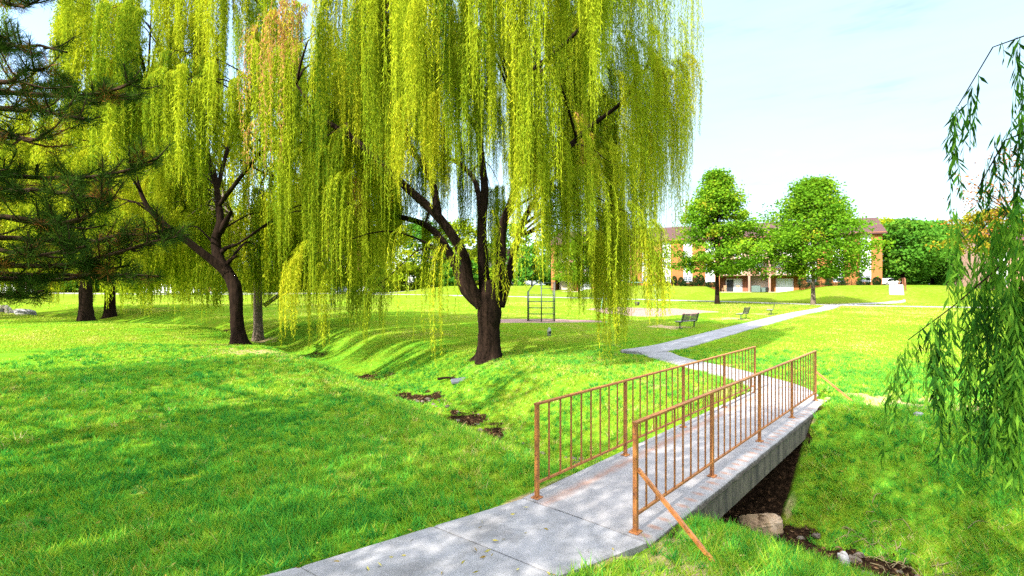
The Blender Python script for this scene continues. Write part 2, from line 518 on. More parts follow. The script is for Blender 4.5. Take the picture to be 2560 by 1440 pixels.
def axis(lo, hi, step, far, g=1.13):
    c = list(np.arange(lo, hi + 1e-6, step))
    s, v = step, hi
    while v < far: s *= g; v += s; c.append(v)
    s, v = step, lo
    pre = []
    while v > -far: s *= g; v -= s; pre.append(v)
    return np.array(pre[::-1] + c)


# paths (centre line x, y and width)
JN = [(NL - BD * .1 - BP * .12, NL - BD * .1 + BP * (BW + .17)), (np.array([-.79, 5.09]), np.array([.37, 4.2])), (np.array([-1.79, 4.3]), np.array([-.62, 3.42]))]
for k_ in range(9):
    JN.append((JN[-1][0] + np.array([-1.05, -.62]), JN[-1][1] + np.array([-1.05, -.62])))
near_path = np.array([(a + b) / 2 for a, b in JN])
fe = NL + BP * BW / 2 + BD * (BL + .205)
far_path = np.array([fe, fe + (.25, 1.2), (6.35, 15.2), (5.95, 18.5), (5.9, 21.0)])
link_path = np.array([(5.0, 21.1), (6.9, 22.7), (9.0, 25.2), (12.0, 28.8), (16.5, 34.2), (24.2, 43.5), (31.5, 51.5), (37.0, 58.8)])
cross_path = np.array([(75, 45), (55, 51.5), (44, 55.5), (36.7, 59.6), (28.5, 68), (12, 80), (-8, 92), (-30, 103), (-75, 122)])
ramp_path = np.array([(37.6, 59.0), (44.5, 62.5), (50.0, 66.5), (55.3, 73.5), (60.6, 81.0), (64.5, 89)])
PATHS = {'near': (near_path, 1.44), 'far': (far_path, 1.3), 'link': (link_path, 1.45), 'cross': (cross_path, 1.6), 'ramp': (ramp_path, 1.6)}


def path_mask(x, y):
    """signed clearance to the nearest path or to the bridge (negative = on it)"""
    m = np.full(np.shape(x), 1e9)
    for P, w in PATHS.values():
        d, _, _ = poly_dist(x, y, smooth_path(P, 40))
        m = np.minimum(m, d - w / 2)
    rx, ry = x - NL[0], y - NL[1]
    s = rx * BD[0] + ry * BD[1]; t = rx * BP[0] + ry * BP[1]
    inb = np.maximum(np.maximum(-.45 - s, s - BL - .45), np.maximum(-.16 - t, t - BW - .24))
    return np.minimum(m, inb)


BARE = [(7.9, 10.9, 1.2, .75), (9.4, 10.4, 1.1, .65), (8.8, 12.0, 1.1, .5), (7.2, 9.2, .6, .4), (1.55, 4.4, .75, .6), (-.7, 18.9, 1.2, .35), (9.6, 31.6, 1.7, .9), (13.2, 17.5, .5, .4),
        (16.3, 38.2, 1.6, .8), (-12.8, 22.7, 1.5, .6), (-15.5, 31.5, 1.2, .6), (-9.5, 21.0, 1.5, .55), (21.4, 43.4, 1.5, .8), (-11.5, 20.8, 1.4, .5), (7.3, 17.0, .7, .5), (4.6, 23.5, 1.0, .4), (5.2, 12.4, .9, .5),
        (4.0, 13.6, 1.2, .4), (-3.2, 5.3, .4, .4), (-4.4, 6.2, .3, .35), (-4.9, 5.1, .4, .35)]
MUD = [(-6.1, 20.5, 1.5), (-3.1, 16.9, 1.1), (-1.3, 14.1, 1.1), (-10.5, 25.9, 1.3), (-21, 35.4, 1.5), (-.6, 12.9, .8)]


def soil(x, y):
    d, side, arc = ditch_dist(x, y)
    n = fbm(x * .7, y * .7, 21); n2 = fbm(x * 2.4, y * 2.4, 33)
    wet = np.interp(arc, [0, 20, 29.5, 31, 34], [1, 1, .95, .5, .12])
    dirt = sstep(np.interp(arc, [29, 31], [.78, .6]), .15, d + (n2 - .5) * 1.0) * wet
    for cx, cy, r in MUD:
        q = np.hypot(x - cx, y - cy) + (n2 - .5) * r * 1.3
        dirt = np.maximum(dirt, .95 * sstep(r, r * .4, q) * sstep(1.6, .9, d))
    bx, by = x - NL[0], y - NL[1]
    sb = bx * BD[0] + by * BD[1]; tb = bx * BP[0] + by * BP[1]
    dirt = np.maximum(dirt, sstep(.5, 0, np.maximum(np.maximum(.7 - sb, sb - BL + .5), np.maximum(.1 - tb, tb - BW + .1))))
    bare = np.zeros(x.shape)
    for cx, cy, r, a in BARE:
        q = np.hypot(x - cx, (y - cy)) + (n2 - .5) * r * 1.5
        bare = np.maximum(bare, a * sstep(r, r * .3, q))
    pm = path_mask(x, y)
    edge = sstep(.12, .0, np.abs(pm)) * (y < 26)
    bare = np.maximum(bare, .7 * edge * sstep(.45, .65, n2)); dirt = np.maximum(dirt, .8 * edge * sstep(.5, .34, n2))
    dry = fbm(x * .22, y * .22, 41) * .55 + fbm(x * 1.3, y * 1.3, 47) * .45
    return dirt, bare, dry


def build_ground():
    xs = axis(-19, 15, .13, 520); ys = axis(-7, 30, .13, 520)
    X, Y = np.meshgrid(xs, ys)
    Z = H(X, Y)
    pm = path_mask(X.ravel(), Y.ravel()).reshape(X.shape)
    Z = Z - .075 * sstep(.0, -.14, pm)
    # the earth keeps clear of the bridge slab
    bx, by = X - NL[0], Y - NL[1]
    sb = bx * BD[0] + by * BD[1]; tb = bx * BP[0] + by * BP[1]
    on = (sb > -.12) & (sb < BL + .25) & (tb > -.08) & (tb < BW + .12)
    Z = np.where(on, np.minimum(Z, -.07 - .4 * sstep(.3, .8, sb) * sstep(BL, BL - .5, sb)), Z)
    ny, nx = X.shape
    idx = np.arange(nx * ny).reshape(ny, nx)
    Fq = np.stack([idx[:-1, :-1], idx[:-1, 1:], idx[1:, 1:], idx[1:, :-1]], -1).reshape(-1, 4)
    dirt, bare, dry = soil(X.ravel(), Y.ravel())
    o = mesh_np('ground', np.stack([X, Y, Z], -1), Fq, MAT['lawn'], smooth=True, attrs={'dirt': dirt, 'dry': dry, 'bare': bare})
    tag(o, 'rolling green park lawn cut by a narrow ditch', 'lawn', kind='structure')


build_ground()


def ribbon(name, P, w, mat, lift=.035, step=.4, joints=0, label='', cut=True):
    L = np.sum(np.linalg.norm(np.diff(P, axis=0), axis=1))
    m = max(8, int(L / step)); Q = smooth_path(P, m)
    T = np.gradient(Q, axis=0); T /= np.linalg.norm(T, axis=1)[:, None]
    Nn = np.stack([T[:, 1], -T[:, 0]], 1)
    cols = [-.5, -.5, -.48, -.16, .16, .48, .5, .5]
    drop = [.16, .012, 0, 0, 0, 0, .012, .16]
    V = []
    for c, dz in zip(cols, drop):
        q = Q + Nn * (c * w)
        z = H0(q[:, 0], q[:, 1]) + lift - dz
        V.append(np.stack([q[:, 0], q[:, 1], z], 1))
    V = np.stack(V, 1)
    zc = V[:, 2:6, 2].mean(1)
    V[:, 2:6, 2] = zc[:, None] * .7 + V[:, 2:6, 2] * .3
    V[:, 1, 2] = V[:, 2, 2] - .012; V[:, 6, 2] = V[:, 5, 2] - .012
    V[:, 0, 2] = V[:, 2, 2] - .2; V[:, 7, 2] = V[:, 5, 2] - .2
    n = len(cols)
    idx = np.arange(m * n).reshape(m, n)
    Fq = np.stack([idx[:-1, :-1], idx[:-1, 1:], idx[1:, 1:], idx[1:, :-1]], -1).reshape(-1, 4)[:, ::-1]
    caps = np.array([[0, 1, 2, 3], [0, 3, 4, 7], [7, 4, 5, 6]]); e = (m - 1) * n
    Fq = np.vstack([Fq, caps, e + caps[:, ::-1]])
    o = mesh_np(name, V, Fq, mat)
    tag(o, label, 'path', kind='structure')
    return Q, V


def slab_path():
    """the near path: separate cast slabs with dark joints between, as one object"""
    mb = MB(); rng = np.random.default_rng(4)
    prof = [(0, -.2), (0, -.012), (.012, 0), (.3, .002), (.7, .002), (.988, 0), (1, -.012), (1, -.2)]
    k = len(prof)
    for i, ((la, ra), (lb, rb)) in enumerate(zip(JN[:-1], JN[1:])):
        vs = []; off = rng.uniform(-.003, .003)
        for r, t in enumerate((.004, .03, .35, .65, .97, .996)):
            l, q = la * (1 - t) + lb * t, ra * (1 - t) + rb * t
            zl, zr = float(H0(*[np.array([v]) for v in l])[0]), float(H0(*[np.array([v]) for v in q])[0])
            for c, dz in prof:
                p = l * (1 - c) + q * c
                z = (zl * (1 - c) + zr * c) * .6 + .2 * (zl + zr) + .04 + off
                if i == 0: z = z * t
                vs.append((p[0], p[1], z + dz - (.007 if r in (0, 5) else 0)))
        fs = [(a * k + j, (a + 1) * k + j, (a + 1) * k + j + 1, a * k + j + 1) for a in range(5) for j in range(k - 1)]
        fs += [tuple(range(k)), tuple(range(6 * k - 1, 5 * k - 1, -1))]
        mb.add(vs, fs)
    o = mb.build('footpath', MAT['path'])
    tag(o, 'pale concrete slab path leading up to the near bridge end', 'path', kind='structure')


slab_path()
ribbon('footpath', far_path, 1.3, MAT['path'], label='short concrete path running from the far bridge end')
ribbon('footpath', link_path, 1.45, MAT['path'], lift=.042, label='concrete path curving past the benches towards the building')
ribbon('footpath', cross_path, 1.6, MAT['path'], lift=.05, step=1.2, label='long pale path crossing the lawn below the building')
ribbon('footpath', ramp_path, 1.7, MAT['path'], lift=.09, step=.8, label='bright concrete walk climbing beside the building')


def patch(name, cx, cy, rx, ry, mat, label, seed, lift=.02, cat='ground'):
    n, rings = 56, 7
    V = [(cx, cy)]
    for r in range(1, rings + 1):
        for k in range(n):
            a = 2 * PI * k / n
            wob = 1 + .13 * math.sin(3 * a + seed) + .08 * math.sin(7 * a + seed * 2) + .05 * math.sin(13 * a + seed * 3)
            V.append((cx + math.cos(a) * rx * r / rings * wob, cy + math.sin(a) * ry * r / rings * wob))
    V = np.array(V); z = H(V[:, 0], V[:, 1]) + lift + .02 * fbm(V[:, 0] * 3, V[:, 1] * 3, 5)
    rr = np.r_[0, np.repeat(np.arange(1, rings + 1), n)]
    z = z - np.where(rr == rings, lift + .03, 0)
    Fq = [(0, 1 + k, 1 + (k + 1) % n) for k in range(n)]
    mb = MB(); fs = list(Fq)
    for r in range(rings - 1):
        for k in range(n):
            a, b = 1 + r * n + k, 1 + r * n + (k + 1) % n
            fs.append((a, a + n, b + n, b))
    mb.add(np.c_[V, z], fs, True)
    o = mb.build(name, mat)
    tag(o, label, cat, kind='structure')
    return o


patch('mulch_bed', 12.6, 47.5, 5.6, 6.6, MAT['mulch'], 'pink brown mulch bed under the swing set', 1.2)
patch('mulch_bed', 1.9, 36.2, 4.6, 1.7, MAT['mulch'], 'pink brown mulch strip under the climbing frame', 2.7)

# ------------------------------------------------------------------ the footbridge
def build_bridge():
    ang = math.atan2(BD[1], BD[0])                       # local x along, local y to the LEFT of the walker
    root = empty('footbridge', (NL[0], NL[1], 0), ang)
    tag(root, 'small concrete footbridge with rusty orange railings over the ditch', 'footbridge')
    x0, x1 = -.1, BL + .2
    yl, yr = .14, -(BW + .2)
    # slab with a cambered, worn edge (several stations along)
    st = np.linspace(x0, x1, 42); rng = np.random.default_rng(2)
    prof = [(yl, -.36), (yl, -.02), (yl - .02, 0), (-.25, .0), (-.62, .004), (-1.0, .0), (yr + .03, -.002), (yr, -.022), (yr - .012, -.075), (yr + .01, -.085), (yr + .01, -.40), (-.6, -.40)]
    vs = []
    for i, s in enumerate(st):
        for j, (y, z) in enumerate(prof):
            w = rng.normal(0, .004) if j in (5, 6, 7, 8) else 0
            vs.append((s, y + w, z - .006 * s + (w * .7 if j in (7, 8) else 0)))
    k = len(prof)
    fs = [(i * k + j, i * k + (j + 1) % k, (i + 1) * k + (j + 1) % k, (i + 1) * k + j) for i in range(len(st) - 1) for j in range(k)]
    fs += [tuple(range(k - 1, -1, -1)), tuple(range((len(st) - 1) * k, len(st) * k))]
    mb = MB().add(vs, fs)
    deck = mb.build('deck', DECKM, root)
    # abutments
    for xx, nm in ((-.02, 'abutment'), (BL + .12, 'abutment')):
        s = .42
        cx = xx + (s / 2 if xx < 1 else -s / 2)
        MB().box((cx, (yl + yr) / 2, -.98), (s, yl - yr - .12, 1.1), 0, .02).build(nm, MAT['fascia'], root)
    Hh = 1.07
    for side, yy in ((0, 0.0), (1, -BW)):
        top = MB()
        zt = lambda s: -.006 * s
        a, b = (-.03, yy, zt(0) + Hh), (BL + .03, yy, zt(BL) + Hh)
        top.bar(a, b, .05, .022)
        rail = top.build('railing', MAT['rail'], root)
        rail['label'] = 'left railing of the bridge' if side == 0 else 'braced right railing of the bridge'
        bot = MB().bar((0, yy, zt(0) + .17), (BL, yy, zt(BL) + .17), .03, .022)
        bot.build('bottom_rail', MAT['rail'], rail)
        for p in range(5):
            s = p * BL / 4
            m = MB().bar((s, yy, zt(s) + .012), (s, yy, zt(s) + Hh - .012), .042, .042)
            m.box((s, yy, zt(s) + .006), (.11, .1, .016), 0, .004)
            m.build('post', MAT['rail'], rail)
            if p < 4:
                for q in range(8):
                    t = s + (q + 1) * BL / 36
                    MB().bar((t, yy, zt(t) + .182), (t, yy, zt(t) + Hh - .012), .0165, .0165).build('baluster', MAT['rail'], rail)
        if side == 1:
            for s in (.01, BL - .01):
                gx = s; gy = yy - .78
                wx, wy = NL[0] + BD[0] * gx + BP[0] * -gy, NL[1] + BD[1] * gx + BP[1] * -gy
                zg = h1(wx, wy) - .03
                MB().bar((s, yy - .02, .62 + zt(s)), (gx, gy, zg), .034, .034).build('brace', MAT['rail'], rail)
    return root


def deck_mat():
    """concrete deck: rust washed off the railings lies in bands below them"""
    m, nt, b = new_mat('bridge_deck')
    p = pos(nt); o = objco(nt)
    f = noise(nt, p, 3, 8, .7); f2 = noise(nt, p, 55, 3, .6)
    col = ramp(nt, f, [(.3, (.175, .168, .178)), (.7, (.25, .243, .257))])
    col = mixc(nt, .8, col, ramp(nt, f2, [(.33, (.72, .72, .72)), (.52, (1, 1, 1))]), 'MULTIPLY')
    sx = N(nt, 'ShaderNodeSeparateXYZ', {'Vector': o})
    y = sx.outputs['Y']; z = sx.outputs['Z']; x = sx.outputs['X']
    nn = noise(nt, o, 4.5, 6, .75, (.8, 2.2, 1))

    def band(c, w):
        d = N(nt, 'ShaderNodeMath', {0: y, 1: c}, operation='SUBTRACT')
        a = N(nt, 'ShaderNodeMath', {0: d.outputs[0]}, operation='ABSOLUTE')
        return N(nt, 'ShaderNodeMapRange', {'Value': a.outputs[0], 1: w, 2: 0.0}).outputs[0]
    # left band, continuous
    q = N(nt, 'ShaderNodeMath', {0: band(-.16, .2), 1: nn}, operation='MULTIPLY')
    q2 = N(nt, 'ShaderNodeMapRange', {'Value': q.outputs[0], 1: .24, 2: .55, 4: .62})
    col = mixc(nt, q2.outputs[0], col, (.22, .095, .05))
    # right ledge: one rusty smear under each baluster
    wv = N(nt, 'ShaderNodeMath', {0: x, 1: 2 * PI / (BL / 36)}, operation='MULTIPLY')
    sn = N(nt, 'ShaderNodeMath', {0: wv.outputs[0]}, operation='COSINE')
    s01 = N(nt, 'ShaderNodeMapRange', {'Value': sn.outputs[0], 1: -.2, 2: 1})
    r = N(nt, 'ShaderNodeMath', {0: band(-BW - .09, .12), 1: s01.outputs[0]}, operation='MULTIPLY')
    r2 = N(nt, 'ShaderNodeMath', {0: r.outputs[0], 1: nn}, operation='MULTIPLY')
    r3 = N(nt, 'ShaderNodeMapRange', {'Value': r2.outputs[0], 1: .1, 2: .4, 4: .55})
    col = mixc(nt, r3.outputs[0], col, (.25, .1, .045))
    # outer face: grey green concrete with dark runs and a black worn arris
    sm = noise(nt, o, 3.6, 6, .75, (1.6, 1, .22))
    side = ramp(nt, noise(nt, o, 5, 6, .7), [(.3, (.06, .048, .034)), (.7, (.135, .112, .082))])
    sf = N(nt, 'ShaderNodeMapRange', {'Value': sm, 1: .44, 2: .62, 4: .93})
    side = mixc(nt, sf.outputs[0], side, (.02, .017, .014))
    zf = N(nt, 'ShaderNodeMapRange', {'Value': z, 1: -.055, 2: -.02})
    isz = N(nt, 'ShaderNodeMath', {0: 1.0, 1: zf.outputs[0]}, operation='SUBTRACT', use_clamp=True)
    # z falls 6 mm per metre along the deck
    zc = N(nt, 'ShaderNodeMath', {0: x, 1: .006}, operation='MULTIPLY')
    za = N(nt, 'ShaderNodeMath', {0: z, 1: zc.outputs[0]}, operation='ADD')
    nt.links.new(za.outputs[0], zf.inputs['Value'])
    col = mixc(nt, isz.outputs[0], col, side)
    ed = N(nt, 'ShaderNodeMath', {0: za.outputs[0], 1: .055}, operation='ADD')
    ea = N(nt, 'ShaderNodeMath', {0: ed.outputs[0]}, operation='ABSOLUTE')
    ef = N(nt, 'ShaderNodeMapRange', {'Value': ea.outputs[0], 1: .075, 2: .02})
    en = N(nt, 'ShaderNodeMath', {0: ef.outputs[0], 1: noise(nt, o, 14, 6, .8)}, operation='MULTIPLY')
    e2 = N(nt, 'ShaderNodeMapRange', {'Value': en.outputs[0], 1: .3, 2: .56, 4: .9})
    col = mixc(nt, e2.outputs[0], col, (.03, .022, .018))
    nt.links.new(col, b.inputs['Base Color']); b.inputs['Roughness'].default_value = .9
    bump(nt, b, f2, .35, .01)
    return m


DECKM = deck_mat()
build_bridge()
# ------------------------------------------------------------------ foliage
def unit(v): return v / (np.linalg.norm(v, axis=-1, keepdims=True) + 1e-9)


def leaves_np(B, D, ln, wd, rng, bend=0.0):
    """diamond leaves: bases B, directions D (unit), lengths, widths"""
    n = len(B)
    r = unit(rng.normal(size=(n, 3))); S = unit(np.cross(D, r))
    ln = ln[:, None]; wd = wd[:, None]
    Nn = np.cross(D, S)
    tip = B + D * ln + Nn * ln * bend
    mid = B + D * ln * .42 + Nn * ln * bend * -.15
    V = np.stack([B, mid + S * wd * .5, tip, mid - S * wd * .5], 1)
    return V.reshape(-1, 3), np.arange(n * 4).reshape(n, 4)


class Foliage:
    def __init__(self): self.V, self.F, self.T, self.n = [], [], [], 0

    def add(self, V, Fq, tint):
        self.V.append(V); self.F.append(Fq + self.n); self.T.append(np.repeat(tint, len(V) // len(tint)) if len(tint) != len(V) else tint)
        self.n += len(V)

    def build(self, name, mat, parent=None, origin=None):
        return mesh_np(name, np.concatenate(self.V), np.concatenate(self.F), mat, parent, attrs={'tint': np.concatenate(self.T)}, origin=origin)


def tress(fo, rng, p, out, L, n, spread, tint, leaf=(.12, .026), gap=.055, arch=.5, stem=.006, keep=None, splay=.55, stemtint=.72, tv=.14):
    """a bundle of hanging willow shoots: anchor p, outward direction, length, shoots, radius"""
    for _ in range(n):
        l = L * (rng.uniform(.5, 1.0) if rng.random() < .75 else rng.uniform(.2, .6))
        o = rng.normal(0, spread, 2)
        m = max(4, int(l / .35)); t = np.linspace(0, 1, m)
        a = arch * rng.uniform(.4, 1.2)
        e = 1 - np.exp(-t * l / .35)
        ph = rng.uniform(0, 6.3, 2); sw = .05 * rng.uniform(.3, 1.2)
        dx = out[0] * a * e + o[0] * (.45 + .55 * np.minimum(1, t * 3)) * (1 - .35 * t) + sw * np.sin(ph[0] + t * l * 1.3) * t
        dy = out[1] * a * e + o[1] * (.45 + .55 * np.minimum(1, t * 3)) * (1 - .35 * t) + sw * np.sin(ph[1] + t * l * 1.1) * t
        P = np.stack([p[0] + dx, p[1] + dy, p[2] + .25 * a * np.sin(np.minimum(1, t * l / .6) * PI) - t * l], 1)
        k = max(3, int(l / gap)); s = np.linspace(.02, 1, k) ** .95 * (m - 1)
        i = np.minimum(s.astype(int), m - 2); f = (s - i)[:, None]
        B = P[i] * (1 - f) + P[i + 1] * f
        D = unit(np.stack([rng.normal(0, splay, k), rng.normal(0, splay, k), -np.ones(k)], 1))
        sz = rng.uniform(.65, 1.15, k) * np.interp(s / (m - 1), [0, .8, 1], [1, 1, .6])
        V, Fq = leaves_np(B, D, leaf[0] * sz, leaf[1] * sz, rng)
        ti = np.clip(tint + rng.normal(0, .05) + rng.normal(0, tv * .5, k), 0, .89 if tint < .9 else 1)
        fo.add(V, Fq, ti)
        if stem:
            q = rng.uniform(0, PI); w = np.array([math.cos(q), math.sin(q), 0]) * stem / 2
            V = np.stack([P + w, P - w], 1).reshape(-1, 3); j = np.arange(m - 1) * 2
            fo.add(V, np.stack([j, j + 1, j + 3, j + 2], 1), np.full(len(V), stemtint + rng.normal(0, .06)))


def limb_set(rng, limbs, n0=10, lump=.1):
    """list of (points, radii) -> joined tubes"""
    parts = []
    for pts, rr, kw in limbs:
        m = max(5, int(np.sum(np.linalg.norm(np.diff(np.asarray(pts), axis=0), axis=1)) / kw.get('step', .35)))
        P = smooth_path(pts, m); R = np.interp(np.linspace(0, 1, m), np.linspace(0, 1, len(rr)), rr)
        if kw.get('wig', 0):
            P = P + rng.normal(0, kw['wig'], P.shape) * np.linspace(0, 1, m)[:, None]
        parts.append(tube_np(P, R, kw.get('n', n0), kw.get('lump', lump), rng, kw.get('flare', 0)))
    return join_np(parts)


def nearest_on(limbs, p, rng):
    best = None
    for pts, rr, kw in limbs:
        if kw.get('bough') or kw.get('from', 6) > 23: continue
        P = smooth_path(pts, 24)
        q = P[kw.get('from', 6):]
        d = np.linalg.norm(q - p, axis=1) + np.maximum(0, q[:, 2] - p[2]) * .6
        i = d.argmin()
        if best is None or d[i] < best[0]: best = (d[i], q[i])
    return best[1]


def willow(name, base, R, ztop, zedge, zbot, limbs, seed, nb, per, shoots, Lr, leaf, gap, label, tint0=.5, keep=None, group=None, spread=.125,
           barkmat='bark', inner=.3, boughs=None, mat='willow', stem=.006, brown=0.0, ecc=1.0, tight=.45):
    rng = np.random.default_rng(seed)
    base = np.asarray(base, float); fo = Foliage(); allb = []
    todo = []
    for b in range(nb):
        az = rng.uniform(0, 2 * PI); r = R * math.sqrt(rng.uniform(inner ** 2, 1))
        zd = ztop - (ztop - zedge) * (r / R) ** 2
        zl = zbot(az, r)
        z = zd - rng.uniform(0, 1) ** 1.35 * max(0, zd - zl - 2.2)
        todo.append((az, r, z))
    for az, r, z in todo:
        c = base + np.array([math.cos(az) * r * ecc, math.sin(az) * r, 0]); c[2] = z
        if keep is not None and not keep(c, 0.0): continue
        od = np.array([math.cos(az), math.sin(az)])
        src = nearest_on(limbs, c - np.array([0, 0, .6]), rng)
        mid = (src + c) / 2 + np.array([0, 0, .35 + .1 * np.linalg.norm(c - src)])
        end = c + np.array([od[0] * .7, od[1] * .7, -.5])
        allb.append((np.array([src, mid, c, end]), [.055, .035, .018, .008], {'n': 5, 'lump': 0, 'bough': 1, 'step': .6}))
        tb = tint0 - .04 + rng.normal(0, .19)
        tb = min(tb, .68)
        if rng.random() < brown: tb = .95
        for k in range(per):
            q = c + np.array([rng.normal(0, tight), rng.normal(0, tight), rng.normal(0, .3)])
            q[:2] += od * rng.uniform(-.5, .9); q[2] -= .25 * max(0, np.dot(q[:2] - c[:2], od))
            L = min(rng.uniform(*Lr), q[2] - zbot(az, r) - rng.uniform(-.7, .5))
            if L < .7: continue
            if keep is not None and not keep(q, L): continue
            tress(fo, rng, q, od, L, shoots, spread, tb + rng.normal(0, .06), leaf, gap, stem=stem)
    for q, out, L, n, sp, tb in (boughs or []):
        tress(fo, rng, np.asarray(q, float), out, L, n, sp, tb, leaf, gap, stem=stem)
    root = empty(name, base)
    tag(root, label, 'tree', group)
    V, Fq = limb_set(rng, list(limbs) + allb)
    mesh_np('trunk', V, Fq, MAT[barkmat], root, True, origin=base)
    if fo.n: fo.build('crown', MAT[mat], root, base)
    return root


def az_front(az, c, half):
    """closeness of azimuth az to direction c (1 at c, 0 beyond half)"""
    d = abs((az - c + PI) % (2 * PI) - PI)
    return max(0.0, 1 - d / half)


# ---- the big willow beside the ditch
mb_ = at(1222, 895, 19.6); mb_[2] = h1(mb_[0], mb_[1]) - .12
def P3(px, py, d): return at(px, py, d)
main_limbs = [
    ([mb_, P3(1222, 870, 19.6), P3(1221, 820, 19.6), P3(1222, 770, 19.6), P3(1224, 735, 19.6), P3(1222, 700, 19.6)], [.5, .43, .40, .45, .40, .26], {'n': 22, 'lump': .09, 'flare': .38, 'step': .12, 'from': 99}),
    ([P3(1205, 765, 19.5), P3(1172, 705, 19.3), P3(1160, 640, 19.0), P3(1100, 548, 18.6), P3(1000, 455, 18.2), P3(958, 415, 18.0), P3(880, 345, 17.8), P3(800, 290, 17.8), P3(740, 210, 18.0)],
     [.26, .21, .18, .165, .14, .12, .1, .07, .03], {'n': 12}),
    ([P3(1200, 758, 19.6), P3(1168, 728, 19.7), P3(1150, 690, 19.9), P3(1128, 640, 20.6), P3(1060, 560, 21.5), P3(900, 520, 22.5), P3(800, 470, 23.5)], [.24, .2, .16, .12, .09, .06, .03], {'n': 10}),
    ([P3(1214, 745, 19.7), P3(1208, 660, 19.8), P3(1205, 560, 20.0), P3(1212, 470, 20.2), P3(1196, 330, 20.4), P3(1185, 150, 20.6), P3(1160, -40, 20.8), P3(1130, -220, 21)], [.24, .19, .15, .13, .11, .08, .05, .03], {'n': 12}),
    ([P3(1096, 545, 18.6), P3(1085, 470, 18.7), P3(1062, 415, 18.9), P3(1022, 360, 19.2), P3(1000, 230, 19.4), P3(960, 60, 19.6)], [.16, .13, .11, .09, .07, .04], {'n': 9}),
    ([P3(1232, 745, 19.6), P3(1252, 660, 19.4), P3(1256, 570, 19.2), P3(1288, 470, 19.0), P3(1283, 340, 18.8), P3(1288, 200, 18.6), P3(1310, 20, 18.2), P3(1340, -160, 18)], [.24, .18, .15, .14, .11, .09, .06, .03], {'n': 12}),
    ([P3(1248, 765, 19.7), P3(1268, 700, 20.0), P3(1290, 610, 20.5), P3(1325, 520, 21.0), P3(1400, 430, 21.6), P3(1500, 340, 22), P3(1590, 230, 22.3)], [.2, .15, .12, .1, .08, .05, .03], {'n': 10}),
    ([P3(1290, 465, 19.0), P3(1370, 420, 18.6), P3(1460, 330, 18.2), P3(1560, 250, 18.0), P3(1620, 160, 18.0)], [.13, .11, .09, .06, .04], {'n': 9}),
    ([P3(1288, 210, 18.6), P3(1400, 120, 18), P3(1500, 20, 17.6), P3(1580, -60, 17.5)], [.1, .08, .06, .03], {'n': 8}),
    ([P3(1196, 330, 20.4), P3(1110, 200, 19), P3(1000, 80, 17.5), P3(900, 0, 16.5)], [.1, .08, .06, .03], {'n': 8}),
    ([P3(1205, 560, 20.0), P3(1180, 440, 21.5), P3(1080, 370, 23), P3(980, 300, 24)], [.12, .1, .07, .04], {'n': 8}),
    ([P3(1283, 340, 18.8), P3(1320, 220, 21), P3(1420, 120, 23), P3(1500, 60, 24.5)], [.1, .08, .06, .03], {'n': 8}),
]
FRONT = -PI / 2
def main_bot(az, r):
    z = 1.3 + 4.2 * min(1, 1.6 * az_front(az, FRONT - .25, .95)) + 1.5 * min(1, 1.5 * az_front(az, PI * .5, 1.15))
    if r < 3.2: z = max(z, 7.0 - r * .6)
    return z + .7 * math.sin(az * 7.3) + .5 * math.sin(az * 17.1)
extra = []
er = np.random.default_rng(77)
for px, py, d, L, n in [(1010, 560, 17.2, 4.0, 6), (1040, 600, 17.6, 3.6, 5), (1110, 610, 17.0, 4.3, 9), (1130, 640, 17.3, 3.6, 7), (1090, 590, 17.4, 4.4, 7), (1155, 600, 17.6, 3.4, 5), (1460, 330, 15.4, 5.6, 14),
                        (1445, 300, 15.8, 5.2, 12), (1400, 350, 16.2, 5.0, 12), (1345, 330, 16.4, 4.6, 12), (1560, 330, 15.9, 4.8, 13), (1520, 350, 16.3, 4.7, 12), (1590, 360, 16.6, 4.6, 12), (1480, 400, 18, 4.2, 10),
                        (1650, -60, 17.5, 7.6, 16), (1690, -130, 18.5, 8.0, 16), (1712, -60, 19.2, 6.6, 12), (1625, 60, 16.6, 6.8, 14), (1680, 90, 20.0, 7.2, 14), (1665, 250, 18.0, 5.0, 10), (1600, 200, 17.2, 6.4, 12), (1580, -20, 15.6, 6.8, 14), (1695, 40, 21.5, 7.5, 12), (1430, 420, 15.2, 4.6, 8), (1500, 440, 15.0, 4.4, 8), (890, 500, 16.8, 3.4, 7), (880, 420, 16.6, 3.4, 8), (850, 430, 17, 3.2, 9), (1236, 560, 18.2, 2.9, 7), (1225, 520, 18.0, 3.4, 7), (1250, 640, 18.4, 2.2, 6)]:
    p = P3(px, py, d); v = p[:2] - mb_[:2]
    extra.append((p, v / (np.linalg.norm(v) + 1e-6), L, n, .14, .55 + er.normal(0, .08)))
for px, py, d, L, n in [(690, 20, 15.2, 2.6, 16), (730, -30, 15.0, 3.0, 20), (765, 10, 15.1, 2.0, 14), (650, 60, 15.3, 4.0, 9), (715, 90, 14.9, 4.2, 7), (745, -70, 14.9, 2.8, 16), (640, 300, 15.6, 2.6, 5), (1345, 380, 15.6, 3.6, 3)]:
    extra.append((P3(px, py, d), np.array([-.4, -.6]), L, n, .16, .97))
willow('weeping_willow', mb_, 6.5, 19.0, 12.8, main_bot, main_limbs, 11, 118, 5, 25, (2.8, 7.2), (.15, .0255), .05,
       'huge weeping willow on the ditch bank with thick forked limbs, left of the bridge', .52, group='weeping willows in the park', boughs=extra, brown=.03)

